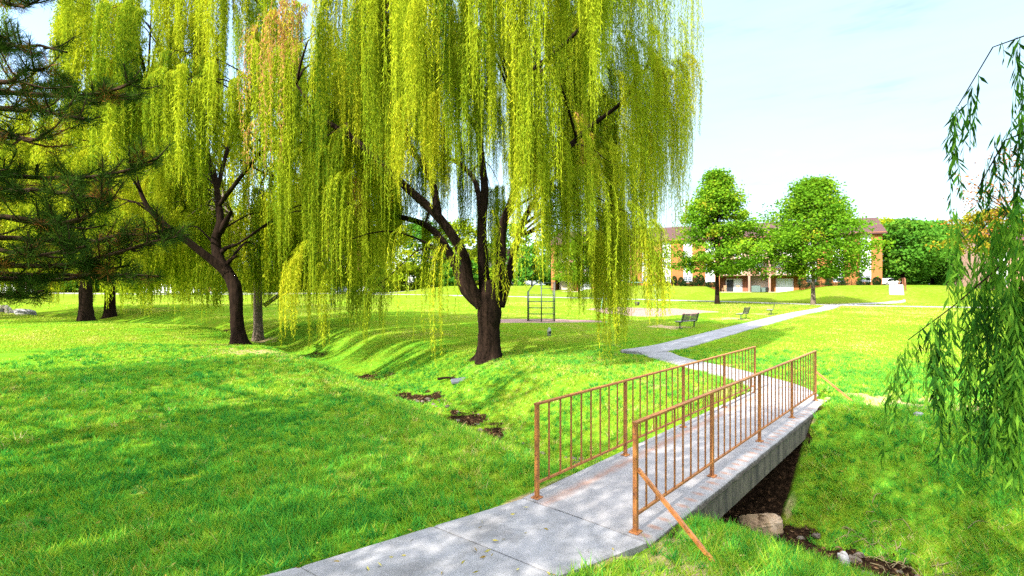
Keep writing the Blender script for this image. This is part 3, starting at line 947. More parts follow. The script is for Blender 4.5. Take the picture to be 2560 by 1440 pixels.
# ---- the willow with the bent trunk, left
lw = at(598, 868, 23.8); lw[2] = h1(lw[0], lw[1]) - .1
dl = 23.8
left_limbs = [
    ([lw, P3(597, 845, dl), P3(592, 790, dl), P3(590, 735, dl), P3(580, 700, dl), P3(560, 672, dl)], [.36, .3, .275, .285, .275, .23], {'n': 18, 'lump': .1, 'flare': .6, 'step': .14, 'from': 99}),
    ([P3(572, 685, dl), P3(535, 655, 23.6), P3(500, 628, 23.3), P3(465, 600, 23), P3(410, 560, 22.6), P3(360, 500, 22.2), P3(330, 400, 22)], [.24, .175, .15, .13, .1, .07, .03], {'n': 11}),
    ([P3(570, 685, dl), P3(545, 640, 23.9), P3(540, 595, 24), P3(552, 560, 24), P3(547, 515, 24.1), P3(542, 470, 24.2), P3(535, 425, 24.2), P3(528, 405, 24.3)], [.28, .24, .21, .2, .15, .13, .11, .05], {'n': 12}),
    ([P3(550, 580, 24), P3(566, 552, 23.9), P3(578, 528, 23.8)], [.17, .14, .06], {'n': 9}),
    ([P3(545, 640, 24), P3(565, 620, 23.8), P3(592, 611, 23.6)], [.12, .1, .06], {'n': 8}),
    ([P3(565, 665, 24), P3(578, 648, 23.8), P3(592, 640, 23.7)], [.12, .1, .05], {'n': 8}),
    ([P3(543, 475, 24.2), P3(575, 360, 25), P3(640, 240, 26), P3(720, 130, 26.5)], [.1, .08, .06, .03], {'n': 8}),
    ([P3(543, 475, 24.2), P3(500, 330, 24.5), P3(470, 180, 24.6), P3(440, 20, 24.8), P3(430, -120, 25)], [.11, .09, .07, .05, .03], {'n': 8}),
    ([P3(547, 515, 24.1), P3(620, 420, 22.5), P3(700, 320, 21), P3(760, 240, 20.5)], [.1, .08, .05, .03], {'n': 8}),
    ([P3(600, 400, 25.6), P3(680, 440, 26.4), P3(760, 450, 27)], [.05, .04, .02], {'n': 6}),
    ([P3(470, 180, 24.6), P3(420, 230, 22), P3(370, 215, 20.5)], [.07, .05, .02], {'n': 6}),
]
def left_bot(az, r):
    z = 2.9 + 3.9 * min(1, 1.7 * az_front(az, FRONT + .15, .75)) + .8 * math.sin(az * 6.1) + .5 * math.sin(az * 15.7 + 1)
    if r < 2.6: z = max(z, 7.0)
    return z
willow('weeping_willow', lw, 6.9, 18.5, 12.0, left_bot, left_limbs, 23, 112, 5, 22, (2.8, 6.5), (.17, .033), .064,
       'weeping willow with a bent, stubby broken trunk standing on the near bank', .5, group='weeping willows in the park', brown=.04)

# ---- willows further back (one crown shared)
def back_willow(seed, base, hgt, R, trunk_r, label, lean=0.0, barkmat='bark', tint=.5, low=2.2, limb=None):
    base = np.array([base[0], base[1], h1(base[0], base[1]) - .1])
    rng = np.random.default_rng(seed)
    T = lambda x, y, z: base + np.array([x, y, z])
    limbs = [([T(0, 0, 0), T(.02, 0, .6), T(lean * .4, 0, 2), T(lean, 0, 4)], [trunk_r * 1.2, trunk_r, trunk_r * .92, trunk_r * .8], {'n': 14, 'lump': .09, 'flare': .3, 'step': .25, 'from': 99})]
    for k in range(6):
        a = k * PI / 3 + rng.uniform(-.4, .4); q = rng.uniform(.45, .75) * R
        limbs.append(([T(lean, 0, 3.6), T(lean + math.cos(a) * q * .35, math.sin(a) * q * .35, 6.5), T(math.cos(a) * q * .8, math.sin(a) * q * .8, hgt * .62), T(math.cos(a) * q, math.sin(a) * q, hgt * .8)],
                      [trunk_r * .5, trunk_r * .35, trunk_r * .2, .04], {'n': 8, 'from': 4}))
    if limb: limbs.append(limb(T))
    bot = lambda az, r: low + .7 * math.sin(az * 5 + seed) + .5 * math.sin(az * 13) + (2.5 if r < 2 else 0)
    return willow('weeping_willow', base, R, hgt, hgt * .6, bot, limbs, seed, 115, 5, 12, (2.5, 6.0), (.2, .07), .12, label, tint, group='weeping willows in the park', barkmat=barkmat, stem=.012, spread=.17)

b3 = at(645, 830, 32.0)
w3 = back_willow(31, b3, 13.5, 6.5, .27, 'weeping willow with a pale sunlit trunk and one low dark branch', barkmat='bark_pale', tint=.42, low=1.5,
            limb=lambda T: ([T(.3, .2, 2.3), T(1.4, .2, 3.0), T(3.2, 0, 3.6), T(5.0, -.2, 4.3)], [.14, .12, .09, .05], {'n': 8}))
b4 = at(215, 808, 38.0); b5 = at(275, 792, 46.0)
w4 = back_willow(37, b4, 18.5, 7.8, .42, 'weeping willow with a very thick dark trunk behind the pine boughs', tint=.6, low=1.8)
w5 = copy_tree(w4); w5.location = (b5[0], b5[1], h1(b5[0], b5[1]) - .1); w5.rotation_euler = (0, 0, 2.1)
w5['label'] = 'weeping willow with reddish root flare, just behind the thickest trunk'
b6 = (-47.0, 43.0)
w6 = copy_tree(w4); w6.location = (b6[0], b6[1], h1(*b6) - .1); w6.rotation_euler = (0, 0, 4.0); w6.scale = (1, 1, .93)
w6['label'] = 'weeping willow at the far left edge, mostly behind the pine'


# ---- willow overhead: its shoots hang into the right of the view, its crown shades the bridge
def near_willow():
    rng = np.random.default_rng(5)
    base = np.array([1.2, -4.6, h1(1.2, -4.6) - .1])
    T = lambda x, y, z: np.array([x, y, z])
    limbs = [([base, T(1.2, -4.6, 1.6), T(1.3, -4.5, 3.2), T(1.2, -4.3, 4.6)], [.55, .45, .42, .36], {'n': 14, 'flare': .5, 'from': 99})]
    for tx, ty, tz in [(4.6, 1.4, 5.4), (5.6, -2, 7), (-4.5, -1, 8), (-3, -8, 8.5), (3, -9, 8.5), (0, -1.5, 9.5), (-5.5, .8, 7.5), (-1.5, 1, 8.5)]:
        limbs.append(([T(1.25, -4.4, 3.9), T(1.2 + (tx - 1.2) * .35, -4.4 + (ty + 4.4) * .35, 4 + (tz - 4) * .6), T(1.2 + (tx - 1.2) * .7, -4.4 + (ty + 4.4) * .7, 4 + (tz - 4) * .95), T(tx, ty, tz)],
                      [.26, .18, .1, .04], {'n': 8, 'from': 5}))
    # boughs reaching out to the visible shoots
    limbs.append(([T(4.6, 1.4, 5.4), T(4.2, 2.4, 4.9), T(3.75, 3.1, 4.3), T(3.25, 3.3, 3.95), at(2490, 110, 3.3), at(2440, 190, 3.3), at(2395, 265, 3.3)], [.05, .03, .02, .012, .006, .004, .003], {'n': 6, 'lump': 0}))
    limbs.append(([T(4.2, 2.4, 4.9), T(4.3, 3.1, 3.6), at(2600, 560, 3.5), at(2450, 720, 3.5), at(2330, 795, 3.5), at(2270, 850, 3.5)], [.03, .02, .014, .008, .005, .003], {'n': 6, 'lump': 0}))
    limbs.append(([T(4.3, 3.1, 3.6), at(2640, 300, 3.4), at(2540, 330, 3.4), at(2470, 400, 3.4), at(2445, 470, 3.4)], [.02, .012, .008, .005, .003], {'n': 6, 'lump': 0}))
    fo = Foliage()
    lf, gp = (.105, .0165), .033

    def shoot(px, y0, y1, d, n=1, tb=.4, sp=.02, out=(-.6, 0)):
        p = at(px, y0, d); L = (y1 - y0) / F * d
        tress(fo, rng, p, np.array(out), L, n, sp, tb, lf, gp, arch=.05, stem=.0035, splay=.38, stemtint=.5, tv=.5)
    for a in [(2380, 280, 500, 3.35, 2), (2425, 215, 440, 3.3, 2), (2530, 110, 420, 3.3, 2), (2490, 330, 620, 3.45, 3), (2555, 200, 620, 3.4, 4), (2440, 190, 330, 3.3, 1), (2400, 262, 430, 3.3, 2), (2392, 268, 545, 3.3, 3), (2372, 300, 520, 3.35, 2), (2415, 240, 400, 3.3, 1), (2500, 105, 190, 3.3, 1), (2545, 90, 330, 3.3, 3),
              (2520, 330, 480, 3.4, 2), (2468, 400, 560, 3.4, 2), (2446, 470, 640, 3.4, 2), (2550, 330, 700, 3.4, 4), (2500, 380, 640, 3.5, 3)]:
        shoot(*a, tb=.22)
    for a in [(2385, 520, 760, 3.4, 3), (2400, 560, 860, 3.6, 3), (2440, 560, 840, 3.6, 4), (2490, 540, 900, 3.5, 6), (2530, 520, 1000, 3.4, 7), (2470, 640, 950, 3.6, 5), (2555, 600, 1100, 3.3, 11), (2510, 560, 860, 3.6, 8), (2480, 580, 900, 3.7, 6), (2540, 480, 800, 3.7, 8), (2450, 620, 860, 3.7, 5), (2395, 600, 840, 3.5, 4), (2425, 700, 980, 3.5, 4)]:
        shoot(*a, tb=.62)
    for a in [(2272, 850, 1060, 3.5, 2), (2255, 880, 1180, 3.5, 3), (2235, 920, 1180, 3.5, 3), (2300, 815, 960, 3.5, 2), (2330, 795, 1120, 3.5, 4), (2350, 790, 1200, 3.5, 5), (2375, 770, 1150, 3.5, 5), (2410, 740, 1130, 3.5, 3),
              (2440, 730, 1180, 3.4, 5), (2470, 730, 1150, 3.4, 4), (2500, 720, 1230, 3.4, 7), (2530, 700, 1260, 3.3, 9), (2555, 700, 1290, 3.3, 13), (2440, 800, 1210, 3.4, 3), (2520, 820, 1240, 3.5, 9), (2475, 800, 1200, 3.5, 6), (2545, 900, 1250, 3.2, 8), (2340, 850, 1180, 3.5, 5), (2365, 900, 1200, 3.6, 4), (2420, 820, 1200, 3.5, 5), (2265, 870, 1120, 3.45, 3), (2455, 760, 1170, 3.6, 3), (2310, 830, 1130, 3.6, 1), (2490, 900, 1310, 3.3, 3)]:
        shoot(*a, tb=.15 if rng.random() < .55 else .6)
    for a in [(2345, 1000, 1330, 3.6, 1), (2400, 1050, 1330, 3.6, 1), (2270, 1000, 1290, 3.6, 1)]:
        shoot(*a, tb=.75)
    # the rest of the crown, over and behind the viewer
    big = Foliage()
    for k in range(880):
        az = rng.uniform(0, 2 * PI); r = 8.0 * math.sqrt(rng.uniform(.03, 1))
        q = np.array([.6 + math.cos(az) * r, -4.2 + math.sin(az) * r, 0]); zd = 12.5 - 5.0 * (r / 8) ** 2
        q[2] = zd - rng.uniform(0, 1) ** 1.4 * 2.5
        L = rng.uniform(1.2, 3.6)
        zlow = q[2] - L
        # hold back from the open view over the bridge
        if q[1] > -.6:
            need = CAMZ + (q[1] + 1.0) * .62 + .8
            if zlow < need: L = q[2] - need
            if L < .6: continue
        if zlow < 2.0: L = q[2] - 2.0
        tress(big, rng, q, np.array([math.cos(az), math.sin(az)]), L, 7, .3, .5, (.17, .07), .13, stem=.01)
    fo2 = Foliage()
    root = empty('weeping_willow', base)
    tag(root, 'nearest weeping willow, its dark leafy shoots hanging down along the right edge', 'tree', 'weeping willows in the park')
    V, Fq = limb_set(rng, limbs)
    mesh_np('trunk', V, Fq, MAT['bark'], root, True, origin=base)
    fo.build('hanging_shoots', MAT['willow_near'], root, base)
    big.build('crown', MAT['willow'], root, base)


near_willow()


# ---- pine at the left edge
def pine():
    rng = np.random.default_rng(8)
    base = np.array([-9.2, 5.6, 0]); base[2] = h1(base[0], base[1]) - .1
    T = lambda x, y, z: np.array([x, y, z])
    limbs = [([base, base + (0, 0, 3), base + (.1, .05, 7), base + (.05, 0, 12.5)], [.34, .28, .2, .04], {'n': 14, 'flare': .3, 'from': 99})]
    fo = Foliage()

    def tuft(p, d, ln, n, tint):
        """needles radiating around the shoot direction d"""
        rd = unit(rng.normal(size=(n, 3)))
        D = unit(rd * .9 + d[None, :] * rng.uniform(.25, .9, (n, 1)))
        B = p[None, :] - d[None, :] * rng.uniform(0, .14, (n, 1))
        V, Fq = leaves_np(B, D, ln * rng.uniform(.7, 1.1, n), np.full(n, .0062), rng)
        fo.add(V, Fq, np.clip(tint + rng.normal(0, .08, n), 0, 1))

    def branch(pts, r0, dense=1.0, sub=True, nn=46):
        P = smooth_path(pts, 26); L = np.sum(np.linalg.norm(np.diff(P, axis=0), axis=1))
        limbs.append((pts, [r0, r0 * .7, r0 * .45, r0 * .2], {'n': 7, 'lump': .08, 'wig': .02}))
        k = int(L * 6.6 * dense)
        for i in range(k):
            t = rng.uniform(.28, 1); a = P[min(int(t * 25), 24)]; b = P[min(int(t * 25) + 1, 25)]
            d = unit(b - a)
            sd = unit(np.cross(d, [0, 0, 1])) * rng.choice([-1, 1])
            tl = rng.uniform(.15, .75) * (1.15 - t * .6)
            tip = a + sd * tl * rng.uniform(.3, 1) + d * tl * .7 + np.array([0, 0, rng.uniform(-.05, .28)])
            m = (a + tip) / 2 + np.array([0, 0, -.05])
            limbs.append((np.array([a, m, tip]), [.014, .01, .006], {'n': 4, 'lump': 0, 'step': .2}))
            td = unit(tip - m + np.array([0, 0, .12]))
            dead = rng.random() < .2
            base_t = .88 + rng.uniform(0, .1) if dead else rng.uniform(.1, .75)
            for q in np.linspace(.35, 1, max(2, int(tl / .13))):
                tuft(m * (1 - q) + tip * q + (a - m) * max(0, .5 - q), td, .15, nn, base_t if q < .99 or not dead else .5)
        tuft(P[-1], unit(P[-1] - P[-2] + np.array([0, 0, .03])), .16, 80, .3)

    trunk = lambda z: base + np.array([.06, .03, z - base[2]])
    vis = [(4.9, [(80, 235, 7.0), (230, 235, 6.4), (350, 200, 6.1)], 1.3), (6.0, [(-80, -20, 7), (40, 15, 6.8), (105, -5, 6.6)], .9), (5.4, [(-60, 100, 6.4), (70, 120, 6.1), (160, 120, 6)], 1.2),
           (4.6, [(20, 270, 6.2), (140, 285, 5.9), (215, 300, 5.7)], 1.2), (3.8, [(60, 440, 6.6), (240, 440, 6.3), (395, 400, 6.1)], 1.3), (3.6, [(-60, 470, 6), (110, 480, 5.6), (250, 500, 5.4)], 1.1),
           (3.3, [(20, 545, 6.0), (170, 560, 5.6), (280, 500, 5.3)], 1.0), (3.1, [(100, 600, 6.6), (260, 600, 6.4), (430, 575, 6.2)], 1.2), (2.9, [(0, 660, 6.5), (200, 655, 6.3), (445, 590, 6.1)], 1.3),
           (2.8, [(-30, 620, 5.6), (100, 640, 5.3), (210, 610, 5.1)], 1.1), (2.6, [(60, 700, 6.8), (200, 690, 6.6), (330, 660, 6.4)], 1.2), (2.5, [(-60, 730, 6.6), (30, 740, 6.3), (110, 735, 6.1)], 1.2), (4.2, [(-40, 330, 5.9), (60, 350, 5.5), (120, 330, 5.3)], 1.0),
           (2.7, [(150, 690, 7.2), (280, 690, 7.2), (400, 690, 7.2)], 1.0), (5.2, [(-40, 200, 5.8), (50, 190, 5.4), (110, 170, 5.2)], 1.2)]
    for z0, pp, de in vis:
        branch(np.array([trunk(z0)] + [at(*q) for q in pp]), .06, de)
    for k in range(46):
        z = 2.8 + 9.2 * (k / 46) + base[2]; a = k * 2.4 + .3; L = np.interp(z, [2.5, 6, 12.5], [4.2, 3.9, .8]) * rng.uniform(.8, 1.1)
        dx, dy = math.cos(a) * L, math.sin(a) * L
        tip = trunk(z) + np.array([dx, dy, -.2])
        if tip[1] > 2.5 and tip[0] > -1.03 * tip[1] and z < 7.5: continue      # visible ones are laid out above
        branch(np.array([trunk(z), trunk(z) + np.array([dx * .4, dy * .4, -.1]), trunk(z) + np.array([dx * .8, dy * .8, -.25]), tip]), .05, .8, nn=26)
    root = empty('pine_tree', base)
    tag(root, 'dark pine with long needle tufts reaching in from the left edge', 'tree')
    V, Fq = limb_set(rng, limbs)
    mesh_np('trunk', V, Fq, MAT['bark_pine'], root, True, origin=base)
    fo.build('needles', MAT['pine'], root, base)


pine()


# ---- round-headed trees
def broadleaf(name, base, h, R, z0, mat, label, seed, leaf=.3, clumps=150, per=60, prof=None, trunk_r=.22, group=None, barkmat='bark', tint=.5, lean=0):
    """h total height, crown from z0 to h, R crown radius, prof(t) radius share up the crown"""
    rng = np.random.default_rng(seed)
    base = np.array([base[0], base[1], h1(base[0], base[1]) - .08])
    prof = prof or (lambda t: math.sqrt(max(0, 1 - (2 * t - .75) ** 2 / 1.6)) if t > .02 else .5)
    limbs = [([base, base + (0, 0, z0 * .5), base + (lean, 0, z0 * 1.1), base + (lean, 0, z0 + (h - z0) * .55), base + (lean * .5, 0, h * .93)], [trunk_r * 1.25, trunk_r, trunk_r * .85, trunk_r * .4, .03], {'n': 10, 'flare': .35, 'from': 99, 'step': .5})]
    fo = Foliage()
    for k in range(clumps):
        t = rng.uniform(0, 1) ** .85; a = rng.uniform(0, 2 * PI)
        rr = R * prof(t) * (1 + .16 * math.sin(3 * a + seed) + .1 * math.sin(5 * a + 7 * t))
        r = rr * math.sqrt(rng.uniform(.12, 1)) * (.66 + .68 * float(vnoise(np.array([a * 1.6 + seed]), np.array([t * 5.0]), seed)[0])); zc = z0 + (h - z0) * t
        c = base + np.array([math.cos(a) * r, math.sin(a) * r, zc - base[2] * 0])
        cs = R * rng.uniform(.1, .22)
        if k % 5 == 0:
            st = base + np.array([0, 0, z0 + (zc - z0) * .35])
            limbs.append((np.array([st, (st + c) / 2 + np.array([0, 0, .05 * R]), c]), [trunk_r * .35, trunk_r * .2, .02], {'n': 5, 'lump': 0, 'step': .8}))
        n = per
        off = np.clip(rng.normal(0, 1, (n, 3)), -1.6, 1.6) * np.array([cs, cs, cs * .5]) * .8
        B = c + off
        D = unit(np.stack([rng.normal(0, 1, n) + math.cos(a) * .5, rng.normal(0, 1, n) + math.sin(a) * .5, rng.normal(-.35, .5, n)], 1))
        sz = leaf * rng.uniform(.6, 1.25, n)
        V, Fq = leaves_np(B, D, sz, sz * .72, rng)
        fo.add(V, Fq, np.clip(tint + rng.normal(0, .15) + rng.normal(0, .1, n), 0, .9 if mat == 'maple' else 1))
    root = empty(name, base)
    tag(root, label, 'tree', group)
    V, Fq = limb_set(rng, limbs)
    mesh_np('trunk', V, Fq, MAT[barkmat], root, True, origin=base)
    fo.build('crown', MAT[mat], root, base)
    return root


def mp1(t): return np.interp(t, [0, .08, .25, .45, .7, .9, 1], [.5, .9, 1.0, .8, .5, .22, .03])
def mp2(t): return np.interp(t, [0, .08, .28, .5, .75, .92, 1], [.5, .9, 1.0, .86, .55, .25, .04])
broadleaf('maple_tree', at(1793, 747, 62)[:2], 15.9, 5.0, 3.9, 'maple', 'narrower young maple with olive leaves before the apartment building', 61, .31, 250, 120, mp1, .2, tint=.46)
broadleaf('maple_tree', at(2033, 749, 60)[:2], 14.4, 6.1, 3.6, 'maple', 'wider bright green maple hiding the right half of the building', 62, .31, 290, 125, mp2, .19, barkmat='bark_pale', tint=.4)

broadleaf('shade_tree', (-10.5, -2.0), 13.5, 5.2, 3.0, 'green_tree', 'unseen tall dark broadleaf tree standing behind the pine, shading the near lawn', 66, .2, 420, 19, None, .3, tint=.6)  # out of view, placed to cast shade over the near lawn
broadleaf('shade_tree', (-18.0, 3.2), 13.0, 4.8, 3.0, 'green_tree', 'unseen tall broadleaf tree standing left of the pine beyond the picture edge', 68, .22, 420, 19, None, .28, tint=.6)  # out of view, placed to carry the shade up to the left crest
broadleaf('young_tree', at(1448, 700, 80)[:2], 9.5, 3.9, 2.6, 'maple', 'small olive tree before the patios seen under the willow curtain', 63, .3, 120, 80, None, .15, tint=.5)
# trees right of the building
TR = [('green_tree', 2258, 86, 10.8, 5.8, 1.6, 'dark green spreading tree just right of the building corner', 'green_tree', .55), ('green_tree', 2330, 98, 12.5, 6.2, 2.0, 'tall green tree behind the lawn right of the building', 'green_tree', .55),
      ('green_tree', 2395, 92, 11.5, 6.0, 2.0, 'mid green bushy tree partly behind the hanging shoots', 'green_tree', .5), ('yellow_tree', 2222, 118, 15.5, 5.5, 2.5, 'yellow green tree peeping over the building corner trees', 'yellow_tree', .5),
      ('green_tree', 2450, 100, 12.0, 6.2, 2.0, 'dark rounded tree behind the right willow shoots', 'green_tree', .35)]
for i, (nm, px, d, h, R, z0, lab, mt, ti) in enumerate(TR):
    broadleaf('shade_tree', at(px, 700, d)[:2], h, R, z0, mt, lab, 70 + i, .5, 190, 70, None, .25, group='trees behind the lawn', tint=ti)
broadleaf('autumn_tree', at(2535, 700, 52)[:2], 16.0, 5.0, 7.5, 'autumn', 'thin tall autumn tree with sparse red brown leaves', 81, .26, 80, 18, None, .2, group='trees behind the lawn', tint=.3)
broadleaf('autumn_tree', at(2480, 700, 72)[:2], 11.0, 4.6, 5.0, 'golden', 'golden orange tree behind the right willow shoots', 82, .42, 90, 50, None, .2, group='trees behind the lawn', tint=.3)

# tree belt beyond the far left lawn
protos = []
BT = [(-120, 118, 19, 8, 'green_tree', .5, 'dark green belt tree at the far left edge'), (40, 128, 22, 8.5, 'yellow_tree', .35, 'olive belt tree beyond the parked vans'), (215, 120, 20, 8, 'green_tree', .6, None), (360, 132, 23, 9, 'yellow_tree', .3, None),
      (455, 118, 16, 6.5, 'green_tree', .7, None), (590, 126, 21, 8, 'green_tree', .5, None), (700, 120, 19, 7.5, 'yellow_tree', .45, None), (790, 132, 20, 8, 'green_tree', .5, None), (880, 124, 19, 7.5, 'green_tree', .65, None),
      (958, 112, 18.5, 7.0, 'yellow_tree', .62, None), (1060, 128, 17, 7.5, 'green_tree', .45, None), (1150, 134, 18, 8, 'yellow_tree', .4, None), (1275, 140, 17, 7.5, 'green_tree', .6, None), (1385, 132, 14, 6, 'green_tree', .5, None)]
BL_ = ['dark green belt tree at the far left edge', 'olive belt tree just right of the leftmost one', 'rounded green tree behind the thick willow trunk', 'tall olive tree behind the white vans', 'low bright green tree behind the white vans',
       'green tree behind the bent willow trunk', 'yellowish tree right of the bent willow trunk', 'green tree behind the waste bag post', 'green tree behind the blue car', 'rounded bright yellow green tree showing between the two big willows',
       'green tree left of the huge willow trunk', 'olive tree behind the huge willow trunk', 'green tree behind the climbing frame', 'small green tree left of the apartment building']
for i, ((px, d, h, R, mt, ti, _), lab) in enumerate(zip(BT, BL_)):
    broadleaf('belt_tree', at(px, 700, d)[:2], h, R, 1.6, mt, lab, 100 + i, .75, 95, 46, None, .28, group='trees beyond the far lawn', tint=ti)


hb = None
for i, px in enumerate(range(-160, 1440, 62)):
    d = 126 + 9 * math.sin(i * 2.3); x, y = at(px + 14 * math.sin(i * 5.1), 700, d)[:2]
    if i < 3:
        q = broadleaf('hedge_bush', (x, y), 6.2, 4.4, .2, ('green_tree', 'yellow_tree', 'green_tree')[i], 'bushy green hedge bush closing the far lawn', 140 + i, .8, 60, 46, lambda t: np.interp(t, [0, .3, .7, 1], [.95, 1, .8, .25]), .15, group='hedge bushes beyond the far lawn', tint=(.4, .25, .6)[i])
        hb = (hb or []) + [q]
    else:
        q = copy_tree(hb[i % 3]); q.location = (x, y, h1(x, y) - .1); q.rotation_euler = (0, 0, i * 1.7); q.scale = (1, 1, .8 + .3 * abs(math.sin(i * 1.9)))


for i, px in enumerate(range(2200, 2640, 48)):
    d = 116 + 6 * math.sin(i * 2.1); x, y = at(px, 700, d)[:2]
    q = copy_tree(hb[i % 3]); q.location = (x, y, h1(x, y) - .1); q.rotation_euler = (0, 0, i * 1.3); q.scale = (1, 1, .8 + .3 * abs(math.sin(i * 1.7)))
    q['label'] = 'bushy green hedge bush behind the trees right of the apartment building'; q['group'] = 'hedge bushes right of the apartment building'


# ---- grass blades near the viewer
def grass():
    rng = np.random.default_rng(3)
    n = 1300000
    y = 2.6 + 27.5 * rng.uniform(0, 1, n) ** 1.9
    x = rng.uniform(-1.12, 1.12, n) * y
    ok = (x > -17.5) & (x < 14.5)
    x, y = x[ok], y[ok]
    clump = fbm(x * 2.6, y * 2.6, 55); dirt, bare, dry = soil(x, y)
    pm = path_mask(x, y); dd, _, _ = ditch_dist(x, y)
    p = np.clip(.3 + 1.4 * (clump - .35), .12, 1) * (1 - .95 * np.clip(dirt, 0, 1)) * (1 - .85 * np.clip(bare * 1.3, 0, 1)) * (pm > .0) * np.interp(dd, [0, .4, 1.0], [.05, .3, 1])
    ok = rng.uniform(0, 1, len(x)) < p
    x, y, clump, dry, pm = x[ok], y[ok], clump[ok], dry[ok], pm[ok]
    n = len(x); z = H(x, y)
    d = np.hypot(x, y)
    hgt = (.024 + .035 * np.clip((clump - .4) * 2.2, 0, 1.2)) * rng.uniform(.6, 1.4, n) * np.interp(d, [3, 12, 28], [1, 1.25, 1.5]) * np.interp(pm, [0, .15], [.75, 1])
    w = np.interp(d, [3, 8, 28], [.006, .010, .034]) * rng.uniform(.7, 1.3, n)
    t = .68 + (.52 - clump) * .8 + (dry - .5) * .75 + rng.normal(0, .1, n)
    # tufts: bunches of coarser blades, each bunch with its own green
    m = 105000
    ty = 2.7 + 19 * rng.uniform(0, 1, m) ** 1.9; tx = rng.uniform(-1.1, 1.1, m) * ty
    td, tbare, tdry = soil(tx, ty); tpm = path_mask(tx, ty); tdd, _, _ = ditch_dist(tx, ty)
    ok = (tpm > .03) & (td < .5) & (rng.uniform(0, 1, m) > tbare * 1.2) & (rng.uniform(0, 1, m) < .22 + 1.6 * np.clip(fbm(tx * 1.9, ty * 1.9, 77) - .42, 0, 1) * 2.2) & (tx > -17) & (tx < 14)
    tx, ty, tdry = tx[ok], ty[ok], tdry[ok]; m = len(tx); K = 11
    tt = .36 + (tdry - .5) * 1.0 + rng.normal(0, .22, m); th = rng.uniform(.05, .15, m)
    rx_ = np.repeat(tx, K) + rng.normal(0, .028, m * K); ry_ = np.repeat(ty, K) + rng.normal(0, .028, m * K)
    okp = path_mask(rx_, ry_) > .0
    x = np.r_[x, rx_[okp]]; y = np.r_[y, ry_[okp]]; z = H(x, y)
    dr = np.hypot(rx_, ry_)[okp]
    hgt = np.r_[hgt, (np.repeat(th, K) * rng.uniform(.5, 1.15, m * K))[okp]]
    w = np.r_[w, np.interp(dr, [3, 8, 22], [.012, .016, .03]) * rng.uniform(.7, 1.2, len(dr))]
    t = np.r_[t, (np.repeat(tt, K) + rng.normal(0, .06, m * K))[okp]]
    # thinner cover of broader leaves out over the open lawn
    m = 520000
    fy_ = 19 + 48 * rng.uniform(0, 1, m) ** 1.5; fx_ = rng.uniform(-1.05, 1.05, m) * fy_
    fd, fb, fdry = soil(fx_, fy_); fpm = path_mask(fx_, fy_)
    mul = np.minimum(np.hypot((fx_ - 12.6) / 6.2, (fy_ - 47.5) / 7.2), np.hypot((fx_ - 1.9) / 5.2, (fy_ - 36.2) / 2.2))
    ok = (fpm > .06) & (rng.uniform(0, 1, m) > fb) & (mul > 1) & (fbm(fx_ * .8, fy_ * .8, 91) + rng.normal(0, .08, m) > .42)
    fx_, fy_, fdry = fx_[ok], fy_[ok], fdry[ok]; m = len(fx_)
    x = np.r_[x, fx_]; y = np.r_[y, fy_]; z = np.r_[z, H(fx_, fy_)]
    hgt = np.r_[hgt, rng.uniform(.03, .075, m)]; w = np.r_[w, np.interp(fy_, [19, 65], [.03, .09]) * rng.uniform(.6, 1.3, m)]
    t = np.r_[t, np.interp(fy_, [19, 50], [.6, .7]) + (fdry - .5) * .9 + rng.normal(0, .12, m)]
    n = len(x)
    a = rng.uniform(0, 2 * PI, n); lean = rng.uniform(.3, 1.3, n)
    b = rng.uniform(0, 2 * PI, n)
    P = np.stack([x, y, z - .004], 1); s = np.stack([np.cos(a) * w / 2, np.sin(a) * w / 2, 0 * w], 1)
    tip = P + np.stack([np.cos(b) * hgt * lean, np.sin(b) * hgt * lean, hgt], 1)
    V = np.stack([P - s, P + s, tip], 1).reshape(-1, 3)
    o = mesh_np('grass', V, np.arange(n * 3).reshape(n, 3), MAT['grass'], attrs={'tint': np.repeat(np.clip(t, 0, 1), 3)})
    tag(o, 'short uneven green lawn grass with lush and dry tufts', 'grass', kind='stuff')
    print('grass blades', n)
    # tall weeds and dead leaves along the ditch
    m = 9000
    s = rng.uniform(16, 46, m); A = smooth_path(DITCH, 400); L = np.r_[0, np.cumsum(np.linalg.norm(np.diff(A, axis=0), axis=1))]
    cx = np.interp(s, L, A[:, 0]); cy = np.interp(s, L, A[:, 1])
    x = cx + rng.normal(0, .55, m); y = cy + rng.normal(0, .55, m)
    di, _, _ = soil(x, y); ok = di > .45; x, y = x[ok], y[ok]; m = len(x)
    B = np.stack([x, y, H(x, y) + rng.uniform(.005, .05, m)], 1)
    D = unit(np.stack([rng.normal(0, 1, m), rng.normal(0, 1, m), rng.normal(.1, .35, m)], 1))
    sz = rng.uniform(.03, .085, m)
    V, Fq = leaves_np(B, D, sz, sz * .55, rng)
    o = mesh_np('leaf_litter', V, Fq, MAT['litter'], attrs={'tint': np.repeat(rng.uniform(0, 1, m), 4)})
    tag(o, 'brown dead leaves lying in the bare ditch bed', 'leaves', kind='stuff')
    # small stones and root ends in the bed
    sm_ = MB(); rt = MB()
    for k in range(170):
        q = rng.uniform(16, 33) if k % 6 else rng.uniform(33, 40); c = np.array([np.interp(q, L, A[:, 0]), np.interp(q, L, A[:, 1])]) + rng.normal(0, .34, 2)
        r0 = rng.uniform(.02, .085); z0 = h1(*c); vs = []
        for i in range(5):
            for j in range(7):
                th = PI * i / 4; an = 2 * PI * j / 7; w_ = r0 * rng.uniform(.75, 1.15)
                vs.append((c[0] + w_ * 1.2 * math.sin(th) * math.cos(an), c[1] + w_ * math.sin(th) * math.sin(an), z0 + r0 * .25 + w_ * .7 * math.cos(th)))
